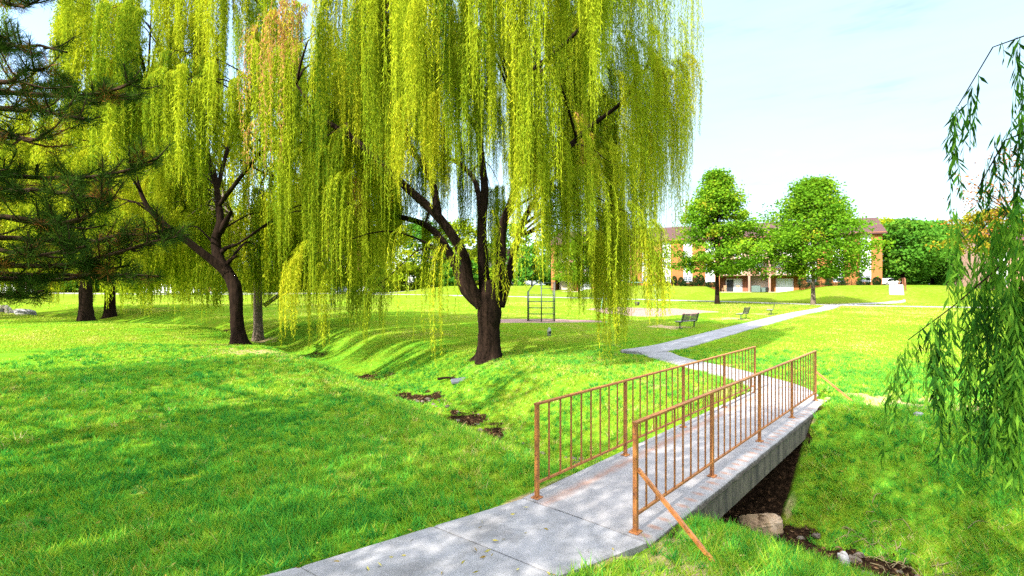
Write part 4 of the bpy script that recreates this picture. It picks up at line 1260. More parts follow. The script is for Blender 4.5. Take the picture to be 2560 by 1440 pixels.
        sm_.add(vs, [(i * 7 + j, (i + 1) * 7 + j, (i + 1) * 7 + (j + 1) % 7, i * 7 + (j + 1) % 7) for i in range(4) for j in range(7)])
    tag(sm_.build('ditch_gravel', MAT['tanstone']), 'scattered small stones in the ditch bed', 'gravel', kind='stuff')
    for k in range(240):
        q = rng.uniform(21, 27.6) if k % 9 else rng.uniform(30, 46); o_ = -abs(rng.normal(.62, .26))
        c = np.array([np.interp(q, L, A[:, 0]) - o_ * .76, np.interp(q, L, A[:, 1]) - o_ * .65]); an = rng.uniform(0, 6.3); l_ = rng.uniform(.08, .34)
        z0 = h1(*c); e = c + np.array([math.cos(an), math.sin(an)]) * l_; mid = (c + e) / 2 + rng.normal(0, .04, 2)
        rt.tube(smooth_path(np.array([(*c, z0 + .01), (*mid, h1(*mid) + rng.uniform(.02, .1)), (*e, h1(*e) + rng.uniform(-.02, .04))]), 6), np.linspace(.009, .003, 6), 4, False)
    tag(rt.build('root_tangle', MAT['twig']), 'tangle of thin brown roots and twigs along the eroded ditch bank', 'roots', kind='stuff')
    m = 1100
    y = 3 + 15 * rng.uniform(0, 1, m) ** 1.6; x = rng.uniform(-1.05, 1.05, m) * y
    onp = (path_mask(x, y) < 0); bxx, byy = x - NL[0], y - NL[1]; tb = bxx * BP[0] + byy * BP[1]; sb = bxx * BD[0] + byy * BD[1]
    ok = ~((sb > -.3) & (sb < BL + .5) & (tb > -.4) & (tb < BW + .5)); x, y, onp = x[ok], y[ok], onp[ok]; m = len(x)
    B = np.stack([x, y, H(x, y) + np.where(onp, .05, .035)], 1); D = unit(np.stack([rng.normal(0, 1, m), rng.normal(0, 1, m), rng.normal(0, .15, m)], 1))
    sz = rng.uniform(.04, .08, m); V, Fq = leaves_np(B, D, sz, sz * .3, rng)
    tag(mesh_np('fallen_leaves', V, Fq, MAT['fallen'], attrs={'tint': np.repeat(rng.uniform(0, 1, m), 4)}), 'thin scatter of fallen yellow willow leaves on the lawn', 'leaves', kind='stuff')
    m = 9000
    s = rng.uniform(17.5, 27.5, m); off = rng.choice([-1, 1], m) * np.abs(rng.normal(.75, .35, m))
    cx = np.interp(s, L, A[:, 0]); cy = np.interp(s, L, A[:, 1])
    x = cx + off * .76; y = cy + off * .65
    pm = path_mask(x, y); ok = (pm > .12) & (off > 0) & (fbm(x * 2, y * 2, 71) > .43); x, y = x[ok], y[ok]; m = len(x)
    hgt = rng.uniform(.08, .24, m); a = rng.uniform(0, 6.3, m); b = rng.uniform(0, 6.3, m); ln = rng.uniform(.3, 1.3, m)
    P = np.stack([x, y, H(x, y) - .01], 1); sv = np.stack([np.cos(a) * .005, np.sin(a) * .005, 0 * a], 1)
    tip = P + np.stack([np.cos(b) * hgt * ln, np.sin(b) * hgt * ln, hgt * .8], 1)
    V = np.stack([P - sv, P + sv, tip], 1).reshape(-1, 3)
    o = mesh_np('ditch_weeds', V, np.arange(m * 3).reshape(m, 3), MAT['grass'], attrs={'tint': np.repeat(rng.uniform(.3, 1, m), 3)})
    tag(o, 'ragged dry weeds hanging over the ditch edge', 'weeds', kind='stuff')


grass()
# ------------------------------------------------------------------ the apartment building
BANG = math.atan2(FACU[1], FACU[0])       # local x runs along the facade (to our left), local y towards us is NEGATIVE of FACN


def apartment(root, xs0, xs1, eave, ridge, depth, cols, recess, floors, wallmat, base_z, skip_ramp=False):
    """local frame: x along the facade from its right end, y = + towards the viewer, z up from the root"""
    F0 = 0.0
    # brick wall cut by window strips and recesses
    spans = sorted([(a, b, 'w') for a, b in cols] + [(a, b, 'r') for a, b in recess])
    wall = MB(); cur = xs0
    for a, b, k in spans + [(xs1, xs1, 'e')]:
        if a > cur: wall.box(((cur + a) / 2, -.2, (eave + base_z) / 2), (a - cur, .4, eave - base_z))
        cur = b
        if k == 'w':
            wall.box(((a + b) / 2, -.34, (eave + base_z) / 2), (b - a, .12, eave - base_z))      # dark core behind the glazing strip
            wall.box(((a + b) / 2, -.2, base_z + (floors[0][0] - base_z) / 2), (b - a, .38, floors[0][0] - base_z))
    wall.box((xs0 + .2, -depth / 2 - .1, (eave + base_z) / 2), (.4, depth - .6, eave - base_z))
    wall.box((xs1 - .2, -depth / 2 - .1, (eave + base_z) / 2), (.4, depth - .6, eave - base_z))
    wall.box(((xs0 + xs1) / 2, -depth + .2, (eave + base_z) / 2), (xs1 - xs0, .4, eave - base_z))
    # gables
    for x in (xs0 + .2, xs1 - .2):
        wall.add([(x - .2, -.02, eave), (x - .2, -depth + .02, eave), (x - .2, -depth / 2, ridge - .15), (x + .2, -.02, eave), (x + .2, -depth + .02, eave), (x + .2, -depth / 2, ridge - .15)],
                 [(0, 1, 2), (5, 4, 3), (0, 3, 4, 1), (1, 4, 5, 2), (2, 5, 3, 0)])
    wall.build('wall', wallmat, root)
    r = MB(); o = .55; e = eave + .02
    sl = (ridge - eave) / (depth / 2)
    for sgn in (0, 1):
        y0, y1 = (o, -depth / 2) if not sgn else (-depth - o, -depth / 2)
        z0 = e - sl * o + .12
        a = [(xs0 - o, y0, z0), (xs1 + o, y0, z0), (xs1 + o, y1, ridge), (xs0 - o, y1, ridge)]
        b_ = [(x, y, z - .2) for x, y, z in a]
        r.add(a + b_, [(0, 1, 2, 3), (7, 6, 5, 4), (0, 4, 5, 1), (1, 5, 6, 2), (2, 6, 7, 3), (3, 7, 4, 0)])
    roof = r.build('roof', MAT['roof'], root)
    MB().box(((xs0 + xs1) / 2, .5, eave - .12), (xs1 - xs0 + .9, .06, .26)).box(((xs0 + xs1) / 2, .24, eave - .24), (xs1 - xs0 + .9, .46, .03)).build('eaves', MAT['wood'], roof)
    for a, b in cols:
        w_ = b - a
        for i, (z0, z1) in enumerate(floors):
            fr = MB(); t = .09
            cx = (a + b) / 2
            fr.box((a + t / 2, -.19, (z0 + z1) / 2), (t, .12, z1 - z0)).box((b - t / 2, -.19, (z0 + z1) / 2), (t, .12, z1 - z0)).box((cx, -.19, (z0 + z1) / 2), (.1, .12, z1 - z0 - .14))
            fr.box((cx, -.19, z1 - t / 2), (w_ - 2 * t, .12, t)).box((cx, -.17, z0 + t / 2), (w_ - 2 * t, .16, t))
            for s in (-1, 1):
                for q in (.35, .68): fr.box((cx + s * w_ * .25, -.21, z0 + (z1 - z0) * q), (w_ * .38, .03, .03))
                fr.box((cx + s * w_ * .25, -.21, (z0 + z1) / 2), (.03, .032, z1 - z0 - .2))
            f = fr.build('window', MAT['white'], root)
            MB().box((cx, -.25, (z0 + z1) / 2), (w_ - .1, .03, z1 - z0 - .1)).build('pane', MAT['glass'] if (i + int(a)) % 3 else MAT['shade'], f)
            zt = floors[i + 1][0] if i + 1 < len(floors) else eave - .26
            p = MB().box((cx, -.2, (z1 + zt) / 2), (w_, .14, zt - z1 - .004))
            for q in np.arange(a + .25, b - .1, .3): p.box((q, -.124, (z1 + zt) / 2), (.03, .012, zt - z1 - .1))
            p.build('spandrel_panel', MAT['white'], root)


def recess_bay(root, a, b, kind, z0, levels, eave):
    """patio and balconies set back into the front"""
    cx, w_ = (a + b) / 2, b - a
    back = -2.2
    for i, z in enumerate(levels):
        zt = levels[i + 1] if i + 1 < len(levels) else eave
        MB().box((cx, back - .15, (z + zt) / 2), (w_, .3, zt - z)).build('back_wall', MAT['cream'] if kind == 'store' or i else (MAT['wood'] if kind == 'dark' else MAT['brick']), root)
        if i:
            MB().box((cx, -1.0, z - .1), (w_ + .02, 2.35, .2)).build('balcony_floor', MAT['fasciawood'], root)
            rl = MB().box((cx, .05, z + 1.0), (w_, .08, .09)).box((cx, .05, z + .15), (w_, .08, .09))
            for q in np.arange(a + .12, b - .05, .16): rl.box((q, .05, z + .57), (.07, .035, .8))
            rl.build('balcony_railing', MAT['wood'], root)
        if kind == 'store' and i == 0:
            for k, q in enumerate(np.arange(z + .2, zt - .4, .34)):
                pass
        else:
            x0, x1 = cx - w_ * .27, cx + w_ * .27
            if kind == 'store': x0, x1 = cx - .6, cx + .6
            fr = MB().box((x0 - .06, back + .06, z + 1.1), (.12, .12, 2.2)).box((x1 + .06, back + .06, z + 1.1), (.12, .12, 2.2)).box((cx, back + .06, z + 2.26), (x1 - x0 + .24, .12, .12)).box((cx, back + .06, z + 1.1), (.1, .1, 2.2))
            f = fr.build('sliding_door', MAT['white'], root)
            MB().box(((x0 + cx) / 2, back + .03, z + 1.1), (cx - x0 - .08, .03, 2.18)).build('pane', MAT['shade'], f)
            MB().box(((x1 + cx) / 2, back + .03, z + 1.1), (x1 - cx - .08, .03, 2.18)).build('pane', MAT['darkglass'] if kind == 'dark' else MAT['shade'], f)
    return


bz = 2.86
B_root = empty('apartment_building', (FAC0[0], FAC0[1], 0), BANG + 0.0)
# local x = FACU; local y must point to the viewer: FACU rotated +90 deg is (-.412,-.911) = -FACN  -> good
tag(B_root, 'long three storey tan brick apartment building with maroon roof behind the two maples', 'building')
strips = [(1.45, 2.95), (5.1, 6.6), (8.9, 10.35), (24.4, 26.0), (28.2, 29.7), (31.9, 33.4), (35.6, 37.1), (39.3, 40.8), (43.0, 44.5)]
fl = [(3.35, 4.45), (6.15, 7.25), (8.95, 10.05)]
apartment(B_root, 0, 55, 11.2, 14.2, 12.5, strips, [(11.2, 23.6), (46.5, 54.2)], fl, MAT['brick'], 1.3)
lv = [1.72, 4.72, 7.6]
for off in (0, 35.3):
    recess_bay(B_root, 11.2 + off, 15.6 + off, 'light', 1.7, lv, 11.0)
    recess_bay(B_root, 15.95 + off, 18.75 + off, 'store', 1.7, lv, 11.0)
    if not off: recess_bay(B_root, 19.1, 23.6, 'dark', 1.7, lv, 11.0)
    for q in (15.78, 18.92)[:2 - (off > 0)]:
        MB().box((q + off, -1.05, 6.3), (.33, 2.4, 9.6)).build('pier', MAT['fasciawood'], B_root)
    MB().box(((17.4 if not off else 15.05) + off, -.95, 1.66), (12.36 if not off else 7.6, 2.6, .12)).build('patio_slab', MAT['cream'], B_root)
    for q in (16.7, 17.9):
        MB().box((q + off, -2.0, 5.25), (.8, .1, .75)).build('storage_vent', MAT['wood'], B_root)


def bloc(u, out):
    """point on the ground in front of the facade"""
    p = FAC0 + FACU * u - FACN * out
    return np.array([p[0], p[1], h1(p[0], p[1])])


# red brick building on the far right
R_root = empty('brick_building', (76, 82, 0), math.atan2(.25, -.97))
tag(R_root, 'red brick apartment building at the far right behind willow shoots and orange leaves', 'building')
apartment(R_root, -32, 0, 10.0, 12.6, 11, [(-27, -25.5), (-22, -20.5), (-17, -15.5), (-12, -10.5), (-7, -5.5), (-3, -1.5)], [], [(2.6, 3.8), (5.3, 6.5), (7.8, 8.9)], MAT['redbrick'], .6)
# pale house seen through the big willow
S_root = empty('apartment_building', (3, 139, 0), PI - .1)
tag(S_root, 'pale sided apartment block glimpsed behind the huge willow trunk', 'building')
apartment(S_root, 0, 26, 10.5, 13.5, 11, [(2, 3.6), (6, 7.6), (10, 11.6), (14, 15.6), (18, 19.6), (22, 23.6)], [], [(2.8, 4.0), (5.6, 6.8), (8.3, 9.5)], MAT['cream'], 1.2)


# ---- shrubs along the facade
def shrub_mesh(name, rx, ry, rz_, seed, leaf=.13, n=1500, boxy=0.0):
    rng = np.random.default_rng(seed)
    v = unit(rng.normal(size=(n, 3)))
    if boxy: v = np.sign(v) * np.abs(v) ** (1 - boxy); v = v / np.maximum(1e-6, np.max(np.abs(v), axis=1, keepdims=True)) * (1 - .25 * (1 - boxy)) if boxy > .5 else unit(v)
    r = rng.uniform(.72, 1.0, n)[:, None]
    B = v * r * np.array([rx, ry, rz_]) + np.array([0, 0, rz_])
    k = B[:, 2] > -.05; B, v = B[k], v[k]; n = len(B)
    D = unit(v + rng.normal(0, .6, (n, 3)))
    V, Fq = leaves_np(B, D, np.full(n, leaf) * rng.uniform(.7, 1.2, n), np.full(n, leaf * .8), rng)
    return V, Fq, np.clip(rng.normal(.5, .25, n), 0, 1)


def shrub(u, out, rx, rz_, label, seed, boxy=0.0, ry=None):
    p = bloc(u, out); p[2] -= .05
    rz_ *= 1.4; rx *= 1.15
    V, Fq, t = shrub_mesh('s', rx, ry or rx * .8, rz_, seed, boxy=boxy)
    root = empty('clipped_shrub', p, BANG)
    tag(root, label, 'shrub', 'clipped shrubs along the facade')
    mesh_np('foliage', V, Fq, MAT['shrub'], root, attrs={'tint': np.repeat(t, 4)})
    MB().tube([(0, 0, 0), (0, 0, rz_ * .9)], [.06, .03], 6).build('stem', MAT['bark'], root)


for i, (u, rx, rz_, lab, bx) in enumerate([
        (33.0, 1.1, .28, 'low dark shrub under the leftmost clear window strip', .4), (31.2, .45, .62, 'round dark shrub right of the leftmost clear window strip', 0), (30.0, .42, .55, 'round dark shrub left of the second window strip', 0),
        (28.9, .9, .3, 'low dark shrub under the second window strip', .4), (27.5, .5, .66, 'round dark shrub just right of the second window strip', 0), (26.6, .45, .68, 'round dark shrub left of the maple trunk', 0),
        (24.9, 1.0, .35, 'low shrub behind the left maple trunk', .3), (10.7, .9, .75, 'dark shrub beside the right patio pier', .2), (8.3, .9, .62, 'blocky dark hedge right of the right maple trunk', .6),
        (6.4, 1.3, .45, 'low dark hedge under the double window', .4), (4.2, 1.3, .78, 'tallest blocky dark hedge between two window strips', .6), (2.6, .9, .48, 'low dark hedge at the last window strip', .5),
        (.9, .5, .45, 'small green shrub at the building corner', 0), (35.2, .5, .6, 'round dark shrub behind the willow curtain', 0), (38.2, .5, .6, 'round shrub half hidden by yellow willow strands', 0)]):
    shrub(u, .9, rx, rz_, lab, 200 + i, bx)


# ---- patio things
def ac_unit(u, out, label, s=1.0):
    p = bloc(u, out); root = empty('air_conditioner', p, BANG); tag(root, label, 'air conditioner', 'air conditioners by the patios')
    b = MB().box((0, 0, .42 * s), (1.0 * s, .8 * s, .8 * s), 0, .04)
    for q in np.arange(-.4, .41, .08): b.box((q * s, .403 * s, .42 * s), (.025, .02, .6 * s))
    b.build('casing', MAT['utility'], root)
    MB().lathe([(.3 * s, .82 * s), (.34 * s, .84 * s), (.34 * s, .87 * s), (.05, .88 * s)], n=14).build('fan_grille', MAT['metal_dark'], root)


ac_unit(17.9, 1.3, 'larger grey green air conditioner box before the patio pier', 1.35)
ac_unit(16.9, .7, 'smaller dark air conditioner beside the larger box', .95)


def bin_(u, out, label):
    p = bloc(u, out); root = empty('waste_bin', p, BANG); tag(root, label, 'bin')
    MB().lathe([(.26, 0), (.3, .1), (.34, .8), (.36, .82)], n=14).build('body', MAT['black'], root)
    MB().lathe([(.37, .82), (.37, .86), (.2, .95), (.03, .97)], n=14).build('lid', MAT['black'], root)


bin_(16.3, .35, 'black bin against the pale storage wall')


def patio_chair(u, out, rz, label):
    p = bloc(u, out); p[2] = 1.73 if out < .3 else p[2]
    root = empty('patio_chair', p, BANG + rz); tag(root, label, 'chair', 'wicker patio chairs')
    MB().box((0, 0, .42), (.55, .55, .07), 0, .02).build('seat', MAT['chair'], root)
    b = MB()
    for q in np.linspace(-.24, .24, 6): b.box((q, -.27, .75), (.05, .04, .6))
    b.box((0, -.27, 1.06), (.58, .05, .08)); b.build('backrest', MAT['chair'], root)
    for sx in (-1, 1):
        for sy in (-1, 1): MB().box((sx * .24, sy * .24, .19), (.05, .05, .38)).build('leg', MAT['chair'], root)
        MB().box((sx * .27, 0, .63), (.06, .5, .05)).box((sx * .27, .22, .52), (.05, .05, .18)).build('armrest', MAT['chair'], root)


patio_chair(20.6, -.6, .3, 'wicker chair in front of the dark sliding door')
patio_chair(22.9, -.7, -.5, 'tan wicker chair at the left end of the shaded patio')


# ---- benches
def bench(x, y, rz, label):
    root = empty('park_bench', (x, y, h1(x, y) - .03), rz); tag(root, label, 'bench', 'benches along the curving path')
    for half in (-1, 1):
        b = MB()
        for k in range(5):
            z = .52 + k * .085; b.box((half * .46, -.22 - k * .022, z), (.86, .025, .07), 0, .005)
        b.build('backrest', MAT['bench'], root)
        s = MB()
        for k in range(4): s.box((half * .46, -.12 + k * .11, .44), (.86, .095, .03), 0, .005)
        s.build('seat', MAT['benchseat'], root)
    for sx in (-.75, .75):
        MB().bar((sx, -.05, .0), (sx, -.05, .42), .06, .05).bar((sx, -.2, .40), (sx, .28, .40), .05, .04).bar((sx, -.19, .4), (sx, -.34, .94), .05, .04).box((sx, -.03, .035), (.07, .4, .03)).build('leg', MAT['metal_dark'], root)


bx = lambda px, d: ((px - 1280) / F * d, d)
bench(*bx(1716, 31.2), rad(38), 'nearest dark park bench by the path, its back to the path')
bench(*bx(1857, 38.0), rad(52), 'middle brown park bench standing on sunlit grass')
bench(*bx(1926, 43.2), rad(62), 'farthest small brown bench beside the path')

# ---- climbing frame
cfx, cfy = bx(1352, 35.8); root = empty('climbing_frame', (cfx, cfy, h1(cfx, cfy)), 0)
tag(root, 'dark green metal climbing frame of posts and rungs on mulch', 'climbing frame')
cf = [(-.92, -.2, 2.1), (.0, -.75, 2.75), (.95, -.25, 2.75), (.92, .6, 2.75), (.1, .95, 2.75), (-.82, .55, 2.1)]
for x, y, h in cf: MB().tube([(x, y, -.1), (x, y, h)], .04 if y < 0 else .033, 8).build('post', MAT['metal_dark'], root)
for k in range(6):
    a, b = cf[k], cf[(k + 1) % 6]
    for z in (.06, .52, .95, 1.4, 1.85, 2.3, 2.7):
        if z < min(a[2], b[2]): MB().tube([(a[0], a[1], z), (b[0], b[1], z)], .018, 6).build('rung', MAT['metal_dark'], root)
MB().tube(smooth_path(np.array([(-.92, -.2, 2.1), (-.5, -.45, 2.6), (0, -.75, 2.75)]), 8), .022, 6).tube(smooth_path(np.array([(-.82, .55, 2.1), (-.4, .8, 2.6), (.1, .95, 2.75)]), 8), .022, 6).build('top_rail', MAT['metal_dark'], root)

# ---- swing set
sx_, sy_ = bx(1574, 49.5); sz = h1(sx_, sy_); root = empty('swing_set', (sx_, sy_, sz), rad(4))
tag(root, 'metal swing set with two dark bucket seats over the mulch bed', 'swing set')
HT = 2.65
MB().tube([(-2.5, 0, HT), (2.5, 0, HT)], .045, 8).build('top_bar', MAT['metal_teal'], root)
for s in (-1, 1):
    for t, m in ((-1, 'metal_teal'), (1, 'metal_dark')):  # sunlit front legs and shaded back legs put into two metal colours
        MB().tube([(s * 2.4, 0, HT), (s * 2.75 + t * .35, t * 1.0, -.1)], .035, 8).build('leg', MAT[m], root)
    MB().tube([(s * 2.57, -.45, 1.4), (s * 2.57, .45, 1.4)], .02, 6).build('cross_bar', MAT['metal_teal'], root)
for q in (-.75, .75):
    seat = MB().lathe([(.1, .42), (.2, .46), (.23, .62), (.24, .78), (.21, .78), (.19, .6)], (q, 0, 0), 12).build('swing_seat', MAT['black'], root)
    for s in (-1, 1): MB().tube([(q + s * .2, 0, .76), (q + s * .17, 0, HT)], .008, 5).build('chain', MAT['metal_dark'], seat)

# ---- waste bag post
px_, py_ = bx(831, 58); root = empty('waste_bag_post', (px_, py_, h1(px_, py_)), rad(10))
tag(root, 'green waste bag station on a thin post with a small bin below', 'waste station')
MB().tube([(0, 0, -.1), (0, 0, 2.35)], .03, 8).build('post', MAT['metal_dark'], root)
MB().box((0, -.07, 1.45), (.3, .12, .75), 0, .03).build('bag_dispenser', MAT['greenplastic'], root)
MB().box((0, -.06, 2.1), (.34, .02, .42), 0, .006).build('sign_plate', MAT['metal_teal'], root)
b = MB().lathe([(.14, -.02), (.17, .1), (.21, .62), (.23, .62), (.23, .66)], (0, -.2, 0), 14).build('bin', MAT['greenplastic'], root)
MB().lathe([(.24, .66), (.24, .69), (.1, .74)], (0, -.2, 0), 14).build('lid', MAT['black'], b)

# ---- standpipe
px_, py_ = bx(1373, 27); root = empty('drain_standpipe', (px_, py_, h1(px_, py_) - .04), rad(15))
tag(root, 'small grey capped pipe with a dark opening standing in the grass', 'pipe')
MB().lathe([(.10, 0), (.10, .3), (.095, .4), (.06, .47), (.015, .5)], (0, 0, 0), 16).build('pipe', MAT['grey'], root)
m = MB().tube([(0, -.07, .24), (0, -.112, .24)], [.07, .075], 14); m.build('opening', MAT['black'], root)  # solid black plug, its colour stands for the shade inside the pipe

# ---- stones
def rock(name, x, y, s, label, seed, rz=0.0, mat='stone', dz=0.0, group=None):
    rng = np.random.default_rng(seed); mb = MB(); n, r = 18, 11
    ph = rng.uniform(0, 6.3, 8); vs = []
    for i in range(r + 1):
        th = PI * i / r
        for k in range(n):
            a = 2 * PI * k / n
            v = np.array([math.sin(th) * math.cos(a), math.sin(th) * math.sin(a), math.cos(th)])
            w = 1 + .12 * math.sin(2 * a + ph[0]) + .1 * math.sin(3 * a + ph[1] + 2 * th) + .07 * math.sin(5 * a + 4 * th + ph[2]) + rng.normal(0, .018)
            v = np.sign(v) * np.abs(v) ** np.array([.72, .72, .5]) * w
            vs.append(v * np.array(s) / 2)
    fs = [(i * n + k, (i + 1) * n + k, (i + 1) * n + (k + 1) % n, i * n + (k + 1) % n) for i in range(r) for k in range(n)]
    mb.add(vs, fs, False)
    o = mb.build(name, MAT[mat]); o.location = (x, y, h1(x, y) + s[2] * .22 + dz); o.rotation_euler = (rng.uniform(-.12, .12), rng.uniform(-.12, .12), rz)
    return tag(o, label, 'rock', group)


MAT['tanrock'] = simple('tan_rock', [(.3, (.18, .11, .06)), (.5, (.29, .19, .11)), (.72, (.38, .29, .22))], 3.2, .9, .5, bdist=.03)
MAT['slab'] = simple('slate_slab', [(.3, (.05, .058, .075)), (.7, (.09, .1, .125))], 3.5, .9, .3, bdist=.02)  # shade on the slab is put into this darker, bluer tone
MAT['greyrock'] = simple('grey_rock', [(.3, (.17, .165, .17)), (.7, (.3, .295, .31))], 3.5, .9, .5, bdist=.03)
rock('boulder', 3.86, 7.95, (.64, .44, .34), 'large tan boulder lying in the ditch just past the bridge', 1, .5, 'tanrock')
rock('rock', 4.55, 7.0, (.2, .15, .2), 'small pale grey stone standing in the ditch right of the tan boulder', 2, 1.2, 'greyrock')
rock('rock', 3.2, 8.55, (.42, .3, .2), 'dim flat stone under the bridge shadow', 3, .3, 'greyrock')
rock('rock', 3.1, 8.0, (.2, .14, .1), 'small white stone at the dark bridge foot', 4, .3, 'greyrock')
rock('rock', 5.05, 9.8, (.3, .22, .12), 'half buried grey stone on the far bank beside the bridge', 5, .3, 'greyrock')
rock('rock', 7.6, 9.55, (.13, .1, .1), 'tiny white stone on bare ground beyond the bridge', 6, .1, 'greyrock')
rock('rock', -6.9, 20.4, (.3, .22, .14), 'small pale stone at the ditch edge left of the big willow', 7, .4, 'greyrock')
sl = at(1150, 933, 18.0)
o = MB().box((0, 0, 0), (.62, .34, .1), 0, .02).build('stone_slab', MAT['slab']); o.location = (sl[0], sl[1], h1(sl[0], sl[1]) + .02); o.rotation_euler = (rad(8), rad(-6), .25)
tag(o, 'flat bluish grey stone slab on the slope below the big willow', 'slab')
bp = at(1125, 917, 18.4)
br = MB().tube(smooth_path(np.array([(-.45, 0, .03), (-.15, .05, .07), (.12, .02, .06), (.4, -.06, .03)]), 10), np.linspace(.05, .025, 10), 7).tube([(.05, .03, .06), (.2, .2, .16)], [.03, .012], 5).build('fallen_branch', MAT['bark'])
br.location = (bp[0], bp[1], h1(bp[0], bp[1]) + .02); tag(br, 'short dark fallen branch beside the flat slab', 'branch')

# ---- culvert, far left
cx_, cy_ = bx(2, 50); cz = h1(cx_, cy_); root = empty('culvert_headwall', (cx_, cy_, cz), rad(-8))
tag(root, 'grey concrete culvert headwall with a dark opening and sloping wing', 'culvert')
MB().box((-1.6, .3, .1), (3.6, .3, 1.2), 0, .02).build('headwall', MAT['fascia'], root)
MB().box((-.35, .12, .08), (.95, .1, .62)).build('opening', MAT['black'], root)  # solid black block in place of the shaded hollow of the culvert
MB().add([(.2, .15, -.6), (2.2, -.5, -.6), (2.2, -.2, -.6), (.2, .45, -.6), (.2, .15, .7), (2.2, -.5, -.15), (2.2, -.2, -.15), (.2, .45, .7)], [(0, 3, 2, 1), (4, 5, 6, 7), (0, 1, 5, 4), (1, 2, 6, 5), (2, 3, 7, 6), (3, 0, 4, 7)]).build('wing_wall', MAT['fascia'], root)
rx_, ry_ = bx(62, 47.5); rock('boulder', rx_, ry_, (1.5, .9, .6), 'grey boulder in front of the far left culvert', 9, .2, 'greyrock', dz=.05)

# ---- wooden handrail beside the ramp walk
root = empty('wooden_handrail', (0, 0, 0)); tag(root, 'brown wooden handrail beside the bright ramp walk', 'handrail')
Pq = smooth_path(ramp_path, 60); Tq = np.gradient(Pq, axis=0); Tq /= np.linalg.norm(Tq, axis=1)[:, None]
hp = [Pq[i] + np.array([Tq[i][1], -Tq[i][0]]) * 1.05 for i in (34, 38, 42, 46, 50)]
tops = []
for p in hp:
    z = h1(*p); MB().box((p[0], p[1], z + .5), (.12, .12, 1.15)).build('post', MAT['wood'], root); tops.append((p[0], p[1], z + 1.08))
m = MB()
for a, b in zip(tops[:-1], tops[1:]): m.bar(a, b, .1, .06)
m.build('rail', MAT['wood'], root)


# ---- parked vehicles
def car(px, d, rz, paint, label, L=4.5, W=1.75, Hh=1.42, van=False):
    x, y = bx(px, d); root = empty('parked_car' if not van else 'parked_van', (x, y, h1(x, y) + .02), rz)
    tag(root, label, 'car' if not van else 'van', 'vehicles parked beyond the far lawn')
    if van: prof = [(-.5, .32), (-.5, .95), (-.485, 1.9), (-.46, 2.05), (.2, 2.05), (.3, 1.95), (.4, 1.2), (.49, 1.05), (.5, .6), (.5, .32)]
    else: prof = [(-.5, .3), (-.5, .72), (-.47, .88), (-.34, .93), (-.22, 1.36), (-.1, Hh), (.08, Hh), (.2, .95), (.42, .82), (.49, .66), (.5, .3)]
    n = len(prof); vs = []
    for w_, ins in ((-.5, 0), (-.44, 1), (.44, 1), (.5, 0)):
        for i, (t, z) in enumerate(prof):
            tum = max(0, z - .95) * .16
            yy = math.copysign(abs(w_) * W - tum * (ins == 0) - tum * .6 * ins, w_)
            vs.append((t * L * (1 if ins else .985), yy, z if ins else z * (.97 if z > .5 else 1.05)))
    fs = []
    for s in range(3):
        for i in range(n - 1): fs.append((s * n + i, s * n + i + 1, (s + 1) * n + i + 1, (s + 1) * n + i))
        fs.append((s * n + n - 1, s * n, (s + 1) * n, (s + 1) * n + n - 1))
    fs += [tuple(range(n - 1, -1, -1)), tuple(range(3 * n, 4 * n))]
    MB().add(vs, fs, False).build('body', MAT[paint], root)
    for s in (-1, 1):
        yy = s * (W / 2 + .006)
        if van: q = [(.18, 1.2), (.37, 1.25), (.29, 1.85), (.18, 1.9)]
        else: q = [(-.29, .95), (.17, .97), (.075, Hh - .07), (-.1, Hh - .06), (-.2, 1.3)]
        m = MB(); k = len(q)
        v = [(t * L, s * (W / 2 - .08 * max(0, z - .95) * 2 + o_), z) for o_ in (-.02, .012) for t, z in q]
        m.add(v, [tuple(range(k)), tuple(range(2 * k - 1, k - 1, -1))] + [(i, (i + 1) % k, k + (i + 1) % k, k + i) for i in range(k)])
        m.build('side_window', MAT['darkglass'], root)
        for t in (-.31, .31):
            wz = .32
            wh = MB().tube([(t * L, s * (W / 2 - .16), wz), (t * L, s * (W / 2 + .015), wz)], wz, 18).build('wheel', MAT['black'], root)
            MB().tube([(t * L, s * (W / 2 + .0), wz), (t * L, s * (W / 2 + .025), wz)], .19, 12).build('rim', MAT['grey'], wh)
        MB().box((.488 * L, s * W * .34, .7 if not van else .85), (.08, .32, .13), 0, .02).build('headlight', MAT['lamp'], root)
        MB().box((-.495 * L, s * W * .38, .78), (.05, .22, .16), 0, .02).build('tail_light', MAT['redpaint'], root)
    if not van:
        for (t0, z0), (t1, z1) in (((.195, .98), (.085, Hh - .03)), ((-.335, .96), (-.215, Hh - .08))):
            sg = 1 if t0 > 0 else -1
            MB().add([(t0 * L + sg * .02, -.62, z0), (t0 * L + sg * .02, .62, z0), (t1 * L + sg * .02, .56, z1), (t1 * L + sg * .02, -.56, z1), (t0 * L - sg * .03, -.62, z0 - .02), (t0 * L - sg * .03, .62, z0 - .02), (t1 * L - sg * .03, .56, z1 - .02), (t1 * L - sg * .03, -.56, z1 - .02)],
                     [(0, 1, 2, 3), (7, 6, 5, 4), (0, 4, 5, 1), (2, 6, 7, 3), (1, 5, 6, 2), (3, 7, 4, 0)]).build('windscreen', MAT['darkglass'], root)


